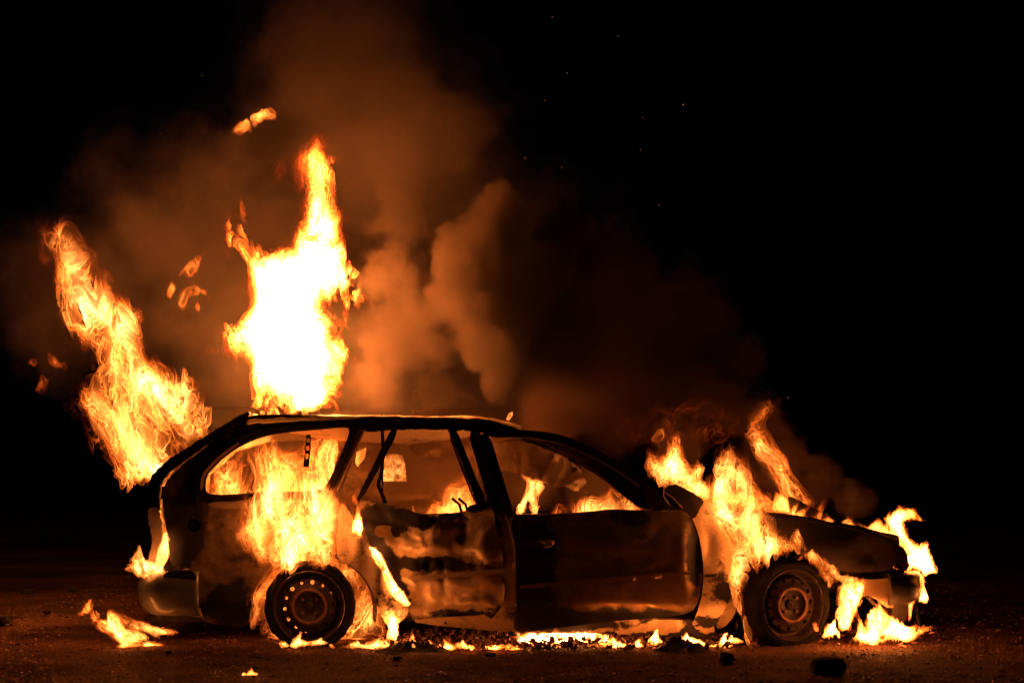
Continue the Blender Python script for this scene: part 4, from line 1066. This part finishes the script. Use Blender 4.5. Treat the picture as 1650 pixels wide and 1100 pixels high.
# ------------------------------------------------------------------ smoke
def smoke_material(name, balls, density, color, erode=0.4, s1=2.4, s2=8.0, soft=0.35, aniso=0.2, seed=0.0, step=0.6, stir=0.5):
    """Smoke thick towards the middles of its puffs, its outside eaten away by two sizes of turbulence."""
    m, nt = new_mat(name)
    L = nt.links.new
    out = N(nt, 'ShaderNodeOutputMaterial')
    v = N(nt, 'ShaderNodeVolumePrincipled')
    v.inputs['Color'].default_value = (*color, 1)
    v.inputs['Anisotropy'].default_value = aniso
    v.inputs['Density Attribute'].default_value = ''
    tc = N(nt, 'ShaderNodeTexCoord')
    mp = N(nt, 'ShaderNodeMapping', inp={'Location': (seed, seed * 2.1, seed * 0.6)})
    L(tc.outputs['Object'], mp.inputs['Vector'])
    n1 = N(nt, 'ShaderNodeTexNoise', inp={'Scale': s1, 'Detail': 4.0, 'Roughness': 0.58})
    L(mp.outputs[0], n1.inputs['Vector'])
    # the air stirs the puffs: each point is carried off before its depth in the smoke is read
    sub = N(nt, 'ShaderNodeVectorMath', operation='SUBTRACT', inp={1: (0.5, 0.5, 0.5)}); L(n1.outputs['Color'], sub.inputs[0])
    scl = N(nt, 'ShaderNodeVectorMath', operation='SCALE', inp={'Scale': stir}); L(sub.outputs[0], scl.inputs[0])
    pos = N(nt, 'ShaderNodeVectorMath', operation='ADD'); L(tc.outputs['Object'], pos.inputs[0]); L(scl.outputs[0], pos.inputs[1])
    n2 = N(nt, 'ShaderNodeTexNoise', inp={'Scale': s2, 'Detail': 3.0, 'Roughness': 0.6})
    L(pos.outputs[0], n2.inputs['Vector'])
    acc = None
    for (a, b, r, y) in balls:
        c = W(a, b, y); rr = r * (DIST + y) / FPX
        d = N(nt, 'ShaderNodeVectorMath', operation='DISTANCE', inp={1: c})
        L(pos.outputs[0], d.inputs[0])
        k = math_node(nt, 'MULTIPLY_ADD', d.outputs['Value'], vb=-1.0 / rr)
        nt.nodes[-1].inputs[2].default_value = 1.0
        if acc is None:
            acc = k
        else:
            acc = math_node(nt, 'SMOOTH_MAX', acc, k)
            nt.nodes[-1].inputs[2].default_value = 0.15
    e2 = math_node(nt, 'MULTIPLY_ADD', n2.outputs['Fac'], vb=2.4 * erode); nt.nodes[-1].inputs[2].default_value = -1.2 * erode
    s = math_node(nt, 'ADD', acc, e2)
    mr = N(nt, 'ShaderNodeMapRange', interpolation_type='SMOOTHSTEP', inp={1: 0.0, 2: soft, 3: 0.0, 4: density})
    L(s, mr.inputs[0])
    L(mr.outputs[0], v.inputs['Density'])
    L(v.outputs[0], out.inputs['Volume'])
    m.cycles.volume_step_rate = step
    return m


def puff(name, balls, mat, scale=1.35, vox=0.08, amp=0.05, freq=2.2, seed=0, zmin=0.03):
    """The space a body of smoke fills: balls (px, py, radius px, y) run together, lumpy."""
    C = np.array([W(a, b, y) for a, b, r, y in balls]); R = np.array([r * scale * (DIST + y) / FPX for a, b, r, y in balls])
    lo = (C - R[:, None]).min(0) - 3 * vox - amp; hi = (C + R[:, None]).max(0) + 3 * vox + amp
    lo[2] = max(lo[2], zmin)
    n = ((hi - lo) / vox).astype(int) + 2
    ax = [lo[i] + np.arange(n[i]) * vox for i in range(3)]
    G = np.stack(np.meshgrid(*ax, indexing='ij'), -1).reshape(-1, 3).astype(np.float32)
    d = np.full(len(G), -1e9, np.float32)
    for c, r in zip(C, R):
        d = np.maximum(d, r - np.sqrt(((G - c.astype(np.float32)) ** 2).sum(1)))
    m = d > -amp * 1.5
    d[m] += amp * 1.6 * fbm(G[m] * np.float32(freq), 3, seed)
    F = d.reshape(n)
    F[0] = F[-1] = -1; F[:, 0] = F[:, -1] = -1; F[:, :, 0] = F[:, :, -1] = -1
    v, f, _ = surface_nets(F, 0.0, np.array([a[0] for a in ax]), vox)
    o = link(name, mesh_from_arrays(name, v, f), mat)
    return tag(o, kind='stuff')


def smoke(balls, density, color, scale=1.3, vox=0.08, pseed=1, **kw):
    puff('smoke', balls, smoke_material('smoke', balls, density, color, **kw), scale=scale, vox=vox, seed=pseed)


# thin smoke hanging behind the whole fire
smoke([(440, 560, 210, 2.0), (600, 600, 190, 1.9), (380, 400, 240, 2.3), (620, 250, 240, 2.5), (560, 110, 210, 2.6), (150, 480, 170, 2.5), (820, 480, 230, 2.6), (1010, 580, 190, 2.5), (800, 700, 170, 2.1), (400, 720, 160, 2.1), (260, 400, 180, 2.2)],
      0.80, (0.58, 0.43, 0.31), erode=0.55, s1=1.5, s2=4.0, soft=0.9, seed=2.0, step=0.8, stir=0.9, vox=0.10, scale=1.25)
# lit columns just right of the roof flame
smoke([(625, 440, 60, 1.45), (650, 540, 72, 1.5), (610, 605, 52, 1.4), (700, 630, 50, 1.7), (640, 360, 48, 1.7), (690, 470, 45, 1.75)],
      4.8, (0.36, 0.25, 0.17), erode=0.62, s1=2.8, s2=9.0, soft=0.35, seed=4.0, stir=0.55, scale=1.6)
# thick roll, its shaded side put into a darker colour; left side catches the light
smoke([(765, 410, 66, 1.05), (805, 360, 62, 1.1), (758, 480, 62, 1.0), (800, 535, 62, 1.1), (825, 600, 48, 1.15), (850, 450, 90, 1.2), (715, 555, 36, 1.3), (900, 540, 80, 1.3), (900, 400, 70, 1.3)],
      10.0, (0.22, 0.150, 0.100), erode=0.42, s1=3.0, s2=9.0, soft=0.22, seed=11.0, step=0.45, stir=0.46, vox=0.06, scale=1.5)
# smoke trailing to the right, its shadow put into a darker colour
smoke([(930, 470, 85, 1.35), (930, 570, 85, 1.35), (990, 460, 90, 1.6), (1000, 560, 100, 1.7), (1075, 570, 95, 1.8), (1120, 500, 75, 1.8), (1005, 650, 90, 1.7), (1115, 630, 80, 1.7), (900, 660, 80, 1.6)],
      3.8, (0.27, 0.145, 0.094), erode=0.55, s1=2.4, s2=7.5, soft=0.4, seed=5.0, stir=0.55, scale=1.45)
# smoke over the bonnet
smoke([(1165, 655, 58, 1.6), (1225, 685, 54, 1.5), (1265, 738, 52, 1.4), (1318, 772, 44, 1.3), (1370, 800, 34, 1.2), (1225, 755, 58, 1.5), (1190, 590, 50, 1.8), (1090, 710, 50, 1.5)],
      4.5, (0.46, 0.32, 0.22), erode=0.6, s1=3.8, s2=12.0, soft=0.3, seed=6.0, stir=0.36, vox=0.06, scale=1.6)
# smoke above the roof flame
smoke([(570, 240, 70, 1.7), (640, 240, 85, 1.8), (725, 215, 80, 1.9), (640, 160, 90, 2.0), (520, 150, 70, 2.0)],
      1.3, (0.36, 0.255, 0.18), erode=0.62, s1=2.4, s2=7.0, soft=0.35, seed=14.0, stir=0.6, scale=1.5)
# smoke in the cabin
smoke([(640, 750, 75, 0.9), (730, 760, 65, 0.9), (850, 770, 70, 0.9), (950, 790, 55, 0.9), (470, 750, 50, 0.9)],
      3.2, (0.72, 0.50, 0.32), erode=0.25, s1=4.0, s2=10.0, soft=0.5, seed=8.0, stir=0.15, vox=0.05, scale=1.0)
